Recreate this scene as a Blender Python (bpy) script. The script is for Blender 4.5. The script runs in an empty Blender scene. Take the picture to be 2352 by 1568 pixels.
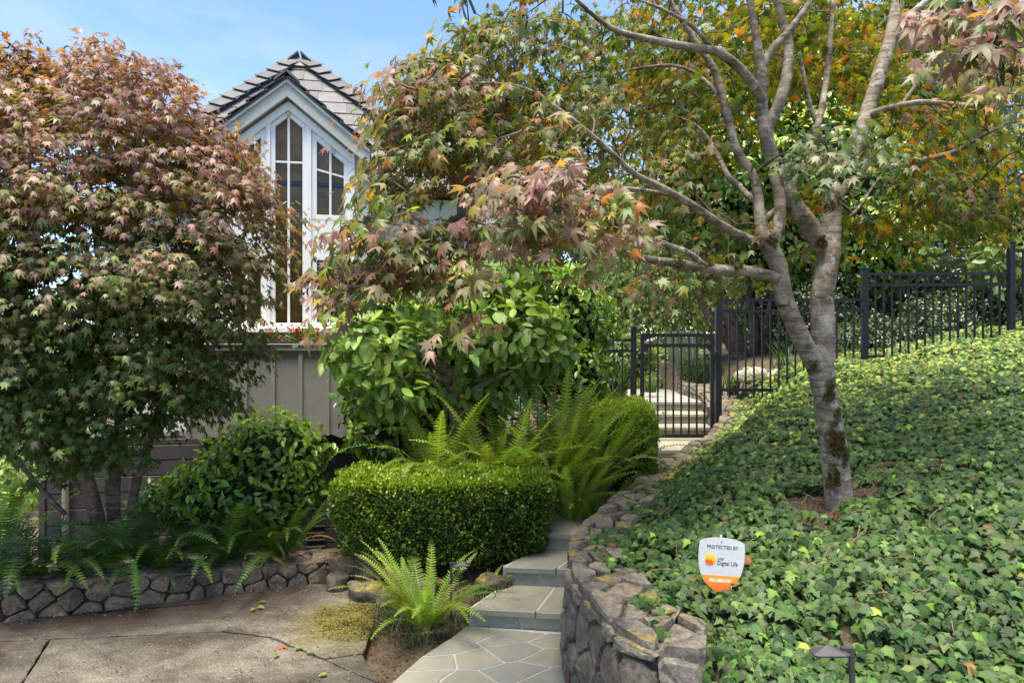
import bpy, math, random
import numpy as np
from mathutils import Vector, Matrix
random.seed(7); RNG = np.random.default_rng(7)
S = bpy.context.scene
R = math.radians
# ------------------------------------------------------------------ camera, sky, sun, exposure
CAMZ = 1.75; FPX = 683.0
cam = bpy.data.cameras.new('camera'); camo = bpy.data.objects.new('camera', cam); S.collection.objects.link(camo)
camo.location = (0, 0, CAMZ); camo.rotation_euler = (R(90), 0, 0)
cam.sensor_width = 36; cam.lens = 36*FPX/1024; cam.clip_end = 2000; cam.clip_start = 0.05
S.camera = camo
SUN_EL, SUN_AZ = R(77), R(205)      # azimuth measured clockwise from +Y (view direction)
W = bpy.data.worlds.new('World'); S.world = W; W.use_nodes = True
nt = W.node_tree; nt.nodes.clear()
sky = nt.nodes.new('ShaderNodeTexSky'); sky.sky_type = 'NISHITA'; sky.sun_disc = False
sky.sun_elevation = SUN_EL; sky.sun_rotation = SUN_AZ; sky.air_density = 0.95; sky.dust_density = 0.15; sky.ozone_density = 5.0
tc = nt.nodes.new('ShaderNodeTexCoord')
mp = nt.nodes.new('ShaderNodeMapping'); mp.inputs['Scale'].default_value = (1.1, 1.6, 4.2); mp.inputs['Rotation'].default_value = (0.1, 0.25, 0.3)
nz = nt.nodes.new('ShaderNodeTexNoise'); nz.inputs['Scale'].default_value = 1.7; nz.inputs['Detail'].default_value = 7; nz.inputs['Roughness'].default_value = 0.55
rp = nt.nodes.new('ShaderNodeValToRGB'); rp.color_ramp.elements[0].position = 0.44; rp.color_ramp.elements[1].position = 0.85
mx = nt.nodes.new('ShaderNodeMix'); mx.data_type = 'RGBA'
hs = nt.nodes.new('ShaderNodeMath'); hs.operation = 'MULTIPLY'; hs.inputs[1].default_value = 0.8
bg = nt.nodes.new('ShaderNodeBackground'); wo = nt.nodes.new('ShaderNodeOutputWorld')
L = nt.links
L.new(tc.outputs['Generated'], mp.inputs[0]); L.new(mp.outputs[0], nz.inputs['Vector']); L.new(nz.outputs['Fac'], rp.inputs[0])
L.new(rp.outputs[0], hs.inputs[0]); L.new(hs.outputs[0], mx.inputs['Factor']); L.new(sky.outputs[0], mx.inputs['A'])
mx.inputs['B'].default_value = (3.3, 3.35, 3.6, 1)
L.new(mx.outputs['Result'], bg.inputs[0]); L.new(bg.outputs[0], wo.inputs[0])
bg.inputs[1].default_value = 0.105
sl = bpy.data.lights.new('sun', 'SUN'); sl.energy = 3.9; sl.angle = R(34); sl.color = (1.0, 0.90, 0.75)
so = bpy.data.objects.new('sun', sl); S.collection.objects.link(so)
sd_ = Vector((math.sin(SUN_AZ)*math.cos(SUN_EL), math.cos(SUN_AZ)*math.cos(SUN_EL), math.sin(SUN_EL)))
so.rotation_euler = sd_.to_track_quat('Z', 'Y').to_euler(); so.location = (0, 0, 20)
S.view_settings.view_transform = 'Standard'; S.view_settings.look = 'None'; S.view_settings.gamma = 1
S.view_settings.exposure = 1.64
S.render.engine = 'CYCLES'
S.cycles.max_bounces = 8; S.cycles.transparent_max_bounces = 8; S.cycles.transmission_bounces = 6; S.cycles.diffuse_bounces = 4; S.cycles.glossy_bounces = 3

# ------------------------------------------------------------------ helpers
COL = S.collection
def link(o): COL.objects.link(o); return o
def tag(o, label=None, cat=None, group=None, kind=None):
    if label: o['label'] = label
    if cat: o['category'] = cat
    if group: o['group'] = group
    if kind: o['kind'] = kind
    return o
def empty(name, loc=(0, 0, 0), rz=0):
    o = bpy.data.objects.new(name, None); o.location = loc; o.rotation_euler = (0, 0, rz); o.empty_display_size = 0.1
    return link(o)
def obj(name, me, mat=None, parent=None, smooth=False):
    if mat and not me.materials: me.materials.append(mat)
    o = bpy.data.objects.new(name, me); link(o)
    if parent: o.parent = parent
    if smooth: me.shade_smooth()
    return o
def px(x, y, D):                       # photo point (2352-wide copy) at depth D -> world
    x /= 2.296875; y /= 2.296875
    return np.array([(x-512)*D/FPX, D, CAMZ-(y-341)*D/FPX])
def pxw(w, D): return w/2.296875*D/FPX
def pxg(x, y, z=0.0):                  # photo point on a horizontal plane of height z
    D = FPX*(CAMZ-z)/(y/2.296875-341); return px(x, y, D)
class MB:
    def __init__(s): s.v = []; s.f = []
    def add(s, vs, fs):
        n = len(s.v); s.v += [tuple(map(float, v)) for v in vs]; s.f += [tuple(i+n for i in f) for f in fs]
    def box(s, a, b, bev=0.0):
        x0, y0, z0 = a; x1, y1, z1 = b
        s.add([(x0,y0,z0),(x1,y0,z0),(x1,y1,z0),(x0,y1,z0),(x0,y0,z1),(x1,y0,z1),(x1,y1,z1),(x0,y1,z1)],
              [(0,3,2,1),(4,5,6,7),(0,1,5,4),(1,2,6,5),(2,3,7,6),(3,0,4,7)])
    def bar(s, p, q, w, h, up=(0, 0, 1)):   # box bar from p to q, width w, height h
        p, q = Vector(p), Vector(q); d = (q-p).normalized(); u = Vector(up)
        side = d.cross(u).normalized() if abs(d.dot(u)) < .999 else Vector((1, 0, 0))
        u = side.cross(d).normalized(); vs = []
        for e in (p, q):
            for a, b in ((-1,-1),(1,-1),(1,1),(-1,1)): vs.append(e+side*(a*w/2)+u*(b*h/2))
        s.add(vs, [(0,1,2,3),(7,6,5,4),(0,4,5,1),(1,5,6,2),(2,6,7,3),(3,7,4,0)])
    def prism(s, poly, n, t):               # extrude 3D polygon by vector n*t
        n = Vector(n)*t; k = len(poly); a = [Vector(p) for p in poly]; b = [p+n for p in a]
        s.add(a+b, [tuple(range(k-1,-1,-1)), tuple(range(k, 2*k))]+[(i,(i+1)%k,k+(i+1)%k,k+i) for i in range(k)])
    def tube(s, pts, rad, k=8, rough=0.0, close=True):
        pts = [Vector(p) for p in pts]; n = len(pts); base = len(s.v); ref = Vector((.3, 1, .1))
        for i, p in enumerate(pts):
            d = (pts[min(i+1,n-1)]-pts[max(i-1,0)]).normalized()
            a = (ref-d*ref.dot(d)).normalized(); ref = a; b = d.cross(a)
            for j in range(k):
                t = 2*math.pi*j/k; r = rad[i]*(1+rough*random.uniform(-1, 1))
                s.v.append(tuple(p+a*(r*math.cos(t))+b*(r*math.sin(t))))
        for i in range(n-1):
            for j in range(k):
                o = base+i*k; s.f.append((o+j, o+(j+1)%k, o+k+(j+1)%k, o+k+j))
        if close:
            s.f.append(tuple(base+j for j in range(k-1, -1, -1))); s.f.append(tuple(base+(n-1)*k+j for j in range(k)))
    def mesh(s, name, mat=None, smooth=False):
        me = bpy.data.meshes.new(name); me.from_pydata(s.v, [], s.f); me.update()
        if mat: me.materials.append(mat)
        if smooth: me.shade_smooth()
        return me
    def build(s, name, mat, parent=None, smooth=False): return obj(name, s.mesh(name, mat, smooth), None, parent)
def bevel(o, w, seg=2):
    m = o.modifiers.new('bevel', 'BEVEL'); m.width = w; m.segments = seg; m.limit_method = 'ANGLE'; return o
def catmull(P, sub=4):
    P = [np.array(p, float) for p in P]; out = []
    for i in range(len(P)-1):
        p0 = P[max(i-1, 0)]; p1 = P[i]; p2 = P[i+1]; p3 = P[min(i+2, len(P)-1)]
        for k in range(sub):
            t = k/sub
            out.append(.5*((2*p1)+(-p0+p2)*t+(2*p0-5*p1+4*p2-p3)*t*t+(-p0+3*p1-3*p2+p3)*t**3))
    out.append(P[-1]); return out
def np_mesh(name, V, F, cols=None, mat=None):   # V (n,3)  F (m,3)
    me = bpy.data.meshes.new(name); V = np.ascontiguousarray(V, np.float32); F = np.ascontiguousarray(F, np.int32)
    me.vertices.add(len(V)); me.vertices.foreach_set('co', V.ravel())
    me.loops.add(F.size); me.loops.foreach_set('vertex_index', F.ravel())
    me.polygons.add(len(F)); me.polygons.foreach_set('loop_start', np.arange(0, F.size, 3, dtype=np.int32))
    me.polygons.foreach_set('loop_total', np.full(len(F), 3, np.int32))
    me.update(calc_edges=True)
    if cols is not None:
        a = me.attributes.new('col', 'FLOAT_COLOR', 'POINT'); c = np.ones((len(V), 4), np.float32); c[:, :3] = cols
        a.data.foreach_set('color', c.ravel())
    if mat: me.materials.append(mat)
    return me
def nrm(a): return a/np.maximum(np.linalg.norm(a, axis=-1, keepdims=True), 1e-9)
def frames(tip, nor):                  # columns: side, tip, normal
    y = nrm(tip); z = nor-y*np.sum(nor*y, -1, keepdims=True); z = nrm(z); x = np.cross(y, z)
    return np.stack([x, y, z], -1)
def scatter_mesh(name, tmpl, M, P, s, cols, mat):    # tmpl list of (V,F,mul); random choice
    Vs, Fs, Cs = [], [], []; n0 = 0; N = len(P); pick = RNG.integers(0, len(tmpl), N)
    for t, (V, F, mul) in enumerate(tmpl):
        I = np.where(pick == t)[0]
        if not len(I): continue
        X = np.einsum('nij,kj->nki', M[I], V)*s[I, None, None]+P[I, None, :]
        k = len(V); Vs.append(X.reshape(-1, 3)); Fs.append((F[None]+(np.arange(len(I))*k)[:, None, None]).reshape(-1, 3)+n0)
        Cs.append((cols[I, None, :]*mul[None, :, None]).reshape(-1, 3)); n0 += len(I)*k
    return np_mesh(name, np.concatenate(Vs), np.concatenate(Fs), np.concatenate(Cs), mat)
LEAFM = {}
def tmesh(key, tm, mat):
    if key not in LEAFM:
        V, F, mul = tm; LEAFM[key] = np_mesh('leaf_blade', V, F, np.repeat(mul[:, None], 3, 1), mat)
    return LEAFM[key]
def in_frame(P, m=0.0):
    D = np.maximum(P[:, 1], .05); x = 512+P[:, 0]/D*FPX; y = 341-(P[:, 2]-CAMZ)/D*FPX
    return (P[:, 1] > .3) & (x > -m) & (x < 1024+m) & (y > -m) & (y < 682+m)
def leaf_set(parent, key, tmpl, M, P, s, cols, mat, nparts=300, part='leaf', rest='foliage', lite=None):
    """nearest leaves in view are objects of their own, the rest one mesh"""
    N = len(P); sel = np.zeros(N, bool)
    if nparts:
        f = np.where(in_frame(P, -6))[0]; app = s[f]/P[f, 1]
        f = f[np.argsort(-app)][:nparts]; sel[f] = True
        for i in f:
            t = random.randrange(len(tmpl)); o = bpy.data.objects.new(part, tmesh(key+str(t), tmpl[t], mat)); COL.objects.link(o)
            m = Matrix([[*(M[i, r]*s[i]), P[i, r]] for r in range(3)]+[[0, 0, 0, 1]])
            o.parent = parent; o.matrix_local = m; o.color = (*map(float, cols[i]), 1)
    if (~sel).any():
        me = scatter_mesh(rest, lite or tmpl, M[~sel], P[~sel], s[~sel], cols[~sel], mat); o = obj(rest, me, None, parent); o['kind'] = 'stuff'
        return o
# ------------------------------------------------------------------ materials
def newmat(name):
    m = bpy.data.materials.new(name); m.use_nodes = True; t = m.node_tree; t.nodes.clear()
    out = t.nodes.new('ShaderNodeOutputMaterial'); return m, t, out
def N(t, typ, **kw):
    n = t.nodes.new(typ)
    for k, v in kw.items():
        if k in n.inputs: n.inputs[k].default_value = v
        else: setattr(n, k, v)
    return n
def ramp(t, fac, stops, interp='LINEAR'):
    r = t.nodes.new('ShaderNodeValToRGB'); cr = r.color_ramp; cr.interpolation = interp
    while len(cr.elements) > len(stops): cr.elements.remove(cr.elements[-1])
    while len(cr.elements) < len(stops): cr.elements.new(1)
    for e, (p, c) in zip(cr.elements, stops): e.position = p; e.color = (*c, 1) if len(c) == 3 else c
    t.links.new(fac, r.inputs[0]); return r.outputs[0]
def mixc(t, fac, a, b, mode='MIX'):
    m = t.nodes.new('ShaderNodeMix'); m.data_type = 'RGBA'; m.blend_type = mode
    for s, v in (('Factor', fac), ('A', a), ('B', b)):
        if hasattr(v, 'is_output'): t.links.new(v, m.inputs[s])
        elif s == 'Factor': m.inputs[s].default_value = v
        else: m.inputs[s].default_value = (*v, 1)
    return m.outputs['Result']
def noise(t, vec, scale, detail=5, rough=.55, dist=0):
    n = N(t, 'ShaderNodeTexNoise', Scale=scale, Detail=detail, Roughness=rough, Distortion=dist); t.links.new(vec, n.inputs['Vector']); return n.outputs['Fac']
def coords(t, kind='Object', scale=(1, 1, 1), rnd=False):
    c = t.nodes.new('ShaderNodeTexCoord'); m = t.nodes.new('ShaderNodeMapping'); m.inputs['Scale'].default_value = scale
    t.links.new(c.outputs[kind], m.inputs[0])
    if rnd:
        oi = t.nodes.new('ShaderNodeObjectInfo'); mu = N(t, 'ShaderNodeMath', operation='MULTIPLY'); mu.inputs[1].default_value = 91.7
        t.links.new(oi.outputs['Random'], mu.inputs[0]); t.links.new(mu.outputs[0], m.inputs['Location'])
    return m.outputs[0]
def bump(t, h, strength, dist=.01):
    b = N(t, 'ShaderNodeBump', Strength=strength, Distance=dist); t.links.new(h, b.inputs['Height']); return b.outputs[0]
def pbsdf(t, out, col, rough=.7, spec=.5, normal=None, metal=0):
    p = t.nodes.new('ShaderNodeBsdfPrincipled')
    if hasattr(col, 'is_output'): t.links.new(col, p.inputs['Base Color'])
    else: p.inputs['Base Color'].default_value = (*col, 1)
    if hasattr(rough, 'is_output'): t.links.new(rough, p.inputs['Roughness'])
    else: p.inputs['Roughness'].default_value = rough
    p.inputs['Specular IOR Level'].default_value = spec; p.inputs['Metallic'].default_value = metal
    if normal is not None: t.links.new(normal, p.inputs['Normal'])
    if out is not None: t.links.new(p.outputs[0], out.inputs[0])
    return p
def objrand(t): return t.nodes.new('ShaderNodeObjectInfo').outputs['Random']
def leafmat(name, trans=.35, tint=(1.5, 1.35, .45), rough=.45, spec=.4, vein=0):
    m, t, out = newmat(name)
    at = N(t, 'ShaderNodeAttribute', attribute_name='col'); oi = t.nodes.new('ShaderNodeObjectInfo')
    c = mixc(t, 1.0, at.outputs['Color'], oi.outputs['Color'], 'MULTIPLY')
    v = coords(t, 'Object'); n = noise(t, v, 24, 3); c = mixc(t, 1.0, c, ramp(t, n, [(.3, (.78, .8, .8)), (.7, (1.2, 1.18, 1.15))]), 'MULTIPLY')
    p = pbsdf(t, None, c, rough, spec)
    tr = t.nodes.new('ShaderNodeBsdfTranslucent'); t.links.new(mixc(t, 1.0, c, tint, 'MULTIPLY'), tr.inputs[0])
    mi = t.nodes.new('ShaderNodeMixShader'); mi.inputs[0].default_value = trans
    t.links.new(p.outputs[0], mi.inputs[1]); t.links.new(tr.outputs[0], mi.inputs[2]); t.links.new(mi.outputs[0], out.inputs[0]); return m
M_MAPLE = leafmat('maple_leaf', .45, (1.7, 1.4, .35), .42, .4)
M_BROAD = leafmat('broad_leaf', .3, (1.5, 1.5, .45), .28, .5)
M_MAG = leafmat('magnolia_leaf', .35, (1.4, 1.45, .5), .45, .4)
M_BOX = leafmat('box_leaf', .3, (1.5, 1.5, .45), .4, .4)
M_FERN = leafmat('fern_frond', .35, (1.4, 1.4, .45), .5, .3)
M_IVY = leafmat('ivy_leaf', .25, (1.5, 1.5, .45), .5, .25)
M_FLOWER = leafmat('petal', .3, (1.2, 1.0, 1.0), .6, .2)
def simple(name, col, rough=.6, spec=.4, var=0, vs=6, bs=0, bscale=60, metal=0):
    m, t, out = newmat(name); v = coords(t, 'Object'); c = col; nrmo = None
    if var:
        c = ramp(t, noise(t, v, vs, 6), [(.3, tuple(x*(1-var) for x in col)), (.7, tuple(min(1, x*(1+var)) for x in col))])
    if bs: nrmo = bump(t, noise(t, v, bscale, 4), bs, .004)
    pbsdf(t, out, c, rough, spec, nrmo, metal); return m
M_IRON = simple('black_iron', (.010, .011, .015), .45, .28, .2, 8)
M_LAMP = simple('dark_bronze', (.045, .043, .045), .55, .4, .25, 20, .2, 200)
M_WHITE = simple('white_paint', (.80, .80, .78), .45, .4, .05, 3, .08, 40)
M_TRIMG = simple('sage_grey_paint', (.46, .47, .43), .55, .35, .08, 5, .12, 50)
M_GREYP = simple('grey_paint', (.21, .21, .19), .6, .3, .10, 4, .15, 70)
M_LOWER = simple('dark_grey_siding', (.05, .048, .047), .65, .3, .12, 5, .15, 60)
M_PALEW = simple('pale_grey_siding', (.60, .61, .58), .6, .3, .06, 3, .1, 50)
M_MORTAR = simple('pale_mortar', (.46, .44, .40), .85, .2, .15, 40, .3, 150)
M_DMORTAR = simple('dark_mortar', (.10, .085, .07), .9, .2, .4, 25, .5, 80)
M_DARK = simple('room_dark', (.035, .028, .02), .9, .1)
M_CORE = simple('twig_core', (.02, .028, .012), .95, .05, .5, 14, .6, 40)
M_TWIG = simple('twig', (.10, .085, .065), .85, .2, .4, 30)
M_STEM = simple('ivy_stem', (.22, .16, .10), .85, .2, .4, 20)
M_SOILTAN = simple('dry_stalk', (.30, .20, .10), .85, .2, .3, 20)
def m_slate():
    m, t, out = newmat('roof_slate'); v = coords(t, 'Object', rnd=True); n = noise(t, v, 7, 7, .6); n2 = noise(t, v, 60, 3)
    c = ramp(t, n, [(.3, (.06, .06, .066)), (.5, (.085, .085, .09)), (.7, (.12, .12, .124))])
    c = mixc(t, 1, c, ramp(t, objrand(t), [(0, (.75, .75, .77)), (1, (1.2, 1.2, 1.2))]), 'MULTIPLY')
    pbsdf(t, out, c, .6, .4, bump(t, n2, .35, .004)); return m
M_SLATE = m_slate()
def m_flag():
    m, t, out = newmat('flagstone'); v = coords(t, 'Object', rnd=True); n = noise(t, v, 3.2, 7, .6, .6); n2 = noise(t, v, 45, 4)
    base = ramp(t, objrand(t), [(0, (.265, .258, .20)), (.3, (.30, .287, .218)), (.55, (.255, .255, .212)), (.8, (.32, .30, .232)), (1, (.25, .258, .24))])
    c = mixc(t, 1, base, ramp(t, n, [(.25, (.78, .79, .80)), (.5, (1, 1, 1)), (.72, (1.15, 1.1, 1.0)), (.86, (1.15, .98, .78))]), 'MULTIPLY')
    c = mixc(t, .4, c, ramp(t, n2, [(.3, (.75, .75, .75)), (.7, (1.15, 1.15, 1.15))]), 'MULTIPLY')
    v3 = coords(t, 'Object', (1, 1, 1)); d = noise(t, v3, 16, 6, .7)
    c = mixc(t, ramp(t, d, [(.62, (0, 0, 0)), (.75, (.55, .55, .55))]), c, (.16, .13, .09))
    pbsdf(t, out, c, .62, .35, bump(t, noise(t, v, 14, 8, .65), .35, .006)); return m
M_FLAG = m_flag()
def m_stone(name, cols, moss, dark=1.0):
    m, t, out = newmat(name); v = coords(t, 'Object', rnd=True); vo = coords(t, 'Object')
    n = noise(t, v, 9, 8, .65, .4); n2 = noise(t, v, 55, 5, .7); n3 = noise(t, vo, 5, 6, .6); n4 = noise(t, vo, 34, 5, .7)
    base = ramp(t, objrand(t), [(i/(len(cols)-1), tuple(x*dark for x in c)) for i, c in enumerate(cols)])
    c = mixc(t, 1, base, ramp(t, n, [(.34, (.5, .48, .47)), (.5, (1, .98, .95)), (.66, (1.5, 1.42, 1.3))]), 'MULTIPLY')
    c = mixc(t, .7, c, ramp(t, n2, [(.36, (.55, .55, .55)), (.64, (1.4, 1.4, 1.4))]), 'MULTIPLY')
    c = mixc(t, ramp(t, n4, [(.64, (0, 0, 0)), (.70, (.5, .5, .5))]), c, (.33, .32, .27))      # pale lichen
    g = t.nodes.new('ShaderNodeNewGeometry'); sx = t.nodes.new('ShaderNodeSeparateXYZ'); t.links.new(g.outputs['Normal'], sx.inputs[0])
    up = ramp(t, sx.outputs['Z'], [(.35, (0, 0, 0)), (.8, (1, 1, 1))])
    ms = mixc(t, 1, ramp(t, n3, [(moss, (0, 0, 0)), (moss+.06, (1, 1, 1))]), up, 'MULTIPLY')
    mc = ramp(t, n4, [(.35, (.09, .07, .02)), (.5, (.22, .165, .045)), (.65, (.33, .26, .09))])
    c = mixc(t, ms, c, mc)
    pbsdf(t, out, c, .85, .25, bump(t, mixc(t, .5, n, n2), .9, .012)); return m
M_FIELD = m_stone('field_stone', [(.125, .112, .092), (.17, .15, .118), (.105, .098, .085), (.195, .16, .12), (.145, .135, .118), (.175, .162, .136), (.15, .127, .102)], .545)
M_LOWST = m_stone('low_wall_stone', [(.11, .088, .066), (.16, .125, .092), (.085, .072, .058), (.18, .14, .10), (.125, .105, .082)], .60)
M_BOULDER = m_stone('mossy_stone', [(.085, .07, .055), (.11, .09, .07), (.07, .062, .05)], .47, 1.0)
def m_concrete():
    m, t, out = newmat('old_concrete'); v = coords(t, 'Object'); g = coords(t, 'Object', (1, 1.6, 1))
    big = noise(t, g, 1.3, 6, .6, .5); mid = noise(t, v, 7, 6, .65, .3); fine = noise(t, v, 85, 4, .75); peb = noise(t, v, 48, 3, .6)
    c = ramp(t, big, [(.36, (.052, .045, .036)), (.46, (.087, .078, .063)), (.55, (.122, .112, .092)), (.66, (.156, .145, .122))])
    c = mixc(t, .75, c, ramp(t, mid, [(.35, (.6, .57, .55)), (.5, (1, 1, 1)), (.65, (1.25, 1.23, 1.18))]), 'MULTIPLY')
    c = mixc(t, .9, c, ramp(t, fine, [(.36, (.45, .44, .43)), (.52, (1, 1, 1)), (.66, (1.6, 1.55, 1.5))]), 'MULTIPLY')
    c = mixc(t, ramp(t, peb, [(.66, (0, 0, 0)), (.72, (.7, .7, .7))]), c, (.42, .38, .32))
    # dark algae stain along the wall edge and moss patch near the fern
    def blob(cx, cy, rx, ry, lo, hi, rot=0):
        c_ = t.nodes.new('ShaderNodeTexCoord'); mp_ = t.nodes.new('ShaderNodeMapping'); mp_.vector_type = 'TEXTURE'
        mp_.inputs['Location'].default_value = (cx, cy, 0); mp_.inputs['Scale'].default_value = (rx, ry, 1e3); mp_.inputs['Rotation'].default_value = (0, 0, rot)
        t.links.new(c_.outputs['Object'], mp_.inputs[0]); ln = N(t, 'ShaderNodeVectorMath', operation='LENGTH'); t.links.new(mp_.outputs[0], ln.inputs[0])
        ad = N(t, 'ShaderNodeMath', operation='MULTIPLY_ADD'); t.links.new(mid, ad.inputs[0]); ad.inputs[1].default_value = 1.6; t.links.new(ln.outputs['Value'], ad.inputs[2])
        return ramp(t, ad.outputs[0], [(0, (1, 1, 1)), (lo/2.5, (1, 1, 1)), (hi/2.5, (0, 0, 0)), (1, (0, 0, 0))]) if False else (ad.outputs[0], lo, hi)
    def mask(b):
        mr = N(t, 'ShaderNodeMapRange'); t.links.new(b[0], mr.inputs[0]); mr.inputs[1].default_value = b[1]; mr.inputs[2].default_value = b[2]; mr.inputs[3].default_value = 1; mr.inputs[4].default_value = 0; return mr.outputs[0]
    st = mask(blob(-2.3, 4.42, 1.75, .36, 1.1, 2.1, R(20))); c = mixc(t, N(t, 'ShaderNodeMath', operation='MULTIPLY').outputs[0], c, (.07, .045, .035)) if False else mixc(t, st, c, mixc(t, .6, c, (.05, .032, .026)))
    ms = mask(blob(-.98, 4.28, .40, .44, 1.25, 1.95)); mc = ramp(t, peb, [(.35, (.06, .052, .015)), (.5, (.11, .095, .022)), (.65, (.15, .125, .04))]); c = mixc(t, ms, c, mc)
    h = mixc(t, .5, fine, mid); pbsdf(t, out, c, .88, .2, bump(t, h, .6, .008)); return m
M_CONC = m_concrete()
def m_soil():
    m, t, out = newmat('soil'); v = coords(t, 'Object'); a = noise(t, v, 3, 7, .65); b = noise(t, v, 40, 6, .7); cc = noise(t, v, 130, 3, .7)
    c = ramp(t, b, [(.33, (.035, .026, .018)), (.5, (.085, .064, .044)), (.67, (.17, .135, .095))])
    c = mixc(t, ramp(t, a, [(.44, (0, 0, 0)), (.6, (.7, .7, .7))]), c, (.15, .118, .08)); c = mixc(t, .6, c, ramp(t, cc, [(.3, (.5, .5, .5)), (.7, (1.5, 1.5, 1.5))]), 'MULTIPLY')
    pbsdf(t, out, c, .95, .1, bump(t, mixc(t, .5, b, cc), 1, .02)); return m
M_SOIL = m_soil()
def m_bark(name, cols, patch, pcol, zs=9):
    m, t, out = newmat(name); v = coords(t, 'Object'); vz = coords(t, 'Object', (3.0, 3.0, zs*3)); vs = coords(t, 'Object', (40, 40, 5))
    band = noise(t, vz, 1.2, 7, .7, 1.2); big = noise(t, v, 9, 6, .6, .5); fine = noise(t, v, 90, 5, .7); pt = noise(t, v, 14, 6, .65, .3)
    c = ramp(t, mixc(t, .45, band, big), [(.40, cols[0]), (.49, cols[1]), (.58, cols[2])])
    c = mixc(t, ramp(t, pt, [(patch, (0, 0, 0)), (patch+.05, (.85, .85, .85))]), c, pcol)
    c = mixc(t, .7, c, ramp(t, fine, [(.3, (.55, .55, .55)), (.7, (1.35, 1.35, 1.35))]), 'MULTIPLY')
    pbsdf(t, out, c, .85, .2, bump(t, mixc(t, .5, band, fine), .8, .01)); return m
M_BARK = m_bark('maple_bark', [(.085, .066, .046), (.19, .162, .122), (.31, .275, .215)], .55, (.38, .355, .30))
M_BARKR = m_bark('dark_maple_bark', [(.07, .045, .03), (.15, .10, .07), (.22, .17, .13)], .60, (.30, .28, .24))
M_BARKG = m_bark('grey_bark', [(.09, .07, .055), (.16, .125, .10), (.24, .2, .165)], .62, (.30, .28, .24))
def m_moss():
    m, t, out = newmat('trunk_moss'); v = coords(t, 'Object'); n = noise(t, v, 60, 6, .75); c = ramp(t, n, [(.3, (.022, .017, .006)), (.55, (.075, .058, .015)), (.8, (.15, .12, .03))])
    pbsdf(t, out, c, .95, .05, bump(t, n, 1, .02)); return m
M_MOSS = m_moss()
def m_glass():
    m, t, out = newmat('window_glass'); v = coords(t, 'Object'); n = noise(t, v, 1.5, 2)
    gl = N(t, 'ShaderNodeBsdfGlossy', Roughness=.02); gl.inputs[0].default_value = (.9, .9, .9, 1); tr = t.nodes.new('ShaderNodeBsdfTransparent'); tr.inputs[0].default_value = (.95, .93, .89, 1)
    t.links.new(bump(t, n, .06, .02), gl.inputs['Normal'])
    fr = N(t, 'ShaderNodeFresnel', IOR=1.28); mi = t.nodes.new('ShaderNodeMixShader')
    t.links.new(fr.outputs[0], mi.inputs[0]); t.links.new(tr.outputs[0], mi.inputs[1]); t.links.new(gl.outputs[0], mi.inputs[2]); t.links.new(mi.outputs[0], out.inputs[0]); return m
M_GLASS = m_glass()
# ------------------------------------------------------------------ terrain
WALL = np.array([(2.56,10.4,1.14),(2.52,9.2,1.10),(2.48,8.5,1.04),(2.40,7.8,.90),(2.05,7.2,.77),(1.62,6.7,.66),(1.33,6.25,.615),(1.0,5.6,.595),(.72,5.0,.58),
 (.5,4.5,.57),(.365,4.05,.575),(.335,3.6,.58),(.375,3.2,.58),(.45,2.9,.575),(.56,2.75,.565),(.67,2.70,.55),(.77,2.67,.53)])
WALLV = np.concatenate([WALL, [(1.8,2.15,.55),(3.4,1.8,.75),(9,1.5,1.5)]])     # the bank's foot goes on under the ivy
WC = np.array(catmull(WALL, 5)); WCV = np.array(catmull(WALLV, 5))
def wall_dist(X, Y):
    best = np.full(X.shape, 1e9); sd = np.zeros_like(X); zt = np.zeros_like(X); par = np.zeros_like(X)
    for i in range(len(WCV)-1):
        a, b = WCV[i], WCV[i+1]; d = b[:2]-a[:2]; l2 = d@d
        t = np.clip(((X-a[0])*d[0]+(Y-a[1])*d[1])/l2, 0, 1); qx = a[0]+t*d[0]; qy = a[1]+t*d[1]
        dd = np.hypot(X-qx, Y-qy); cr = d[0]*(Y-a[1])-d[1]*(X-a[0])
        m = dd < best; best = np.where(m, dd, best); sd = np.where(m, np.where(cr > 0, dd, -dd), sd)
        zt = np.where(m, a[2]+t*(b[2]-a[2]), zt); par = np.where(m, i+t, par)
    return sd, zt, par
def sms(x, a, b):
    t = np.clip((x-a)/(b-a), 0, 1); return t*t*(3-2*t)
def fbm(X, Y, s=1.0):
    return (np.sin(X*2.1*s+1.3*np.sin(Y*1.7*s))+np.sin(Y*2.7*s+1.1*np.sin(X*2.3*s+.7))+.5*np.sin(X*5.3*s-Y*4.1*s)+.5*np.sin(X*3.9*s+Y*6.3*s))/3
NREAL = (len(WALL)-1)*5
def lowwallY(X): return np.interp(X, [-8, -3.23, -1.42, -1.0], [3.1, 4.31, 5.02, 5.1])
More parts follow.
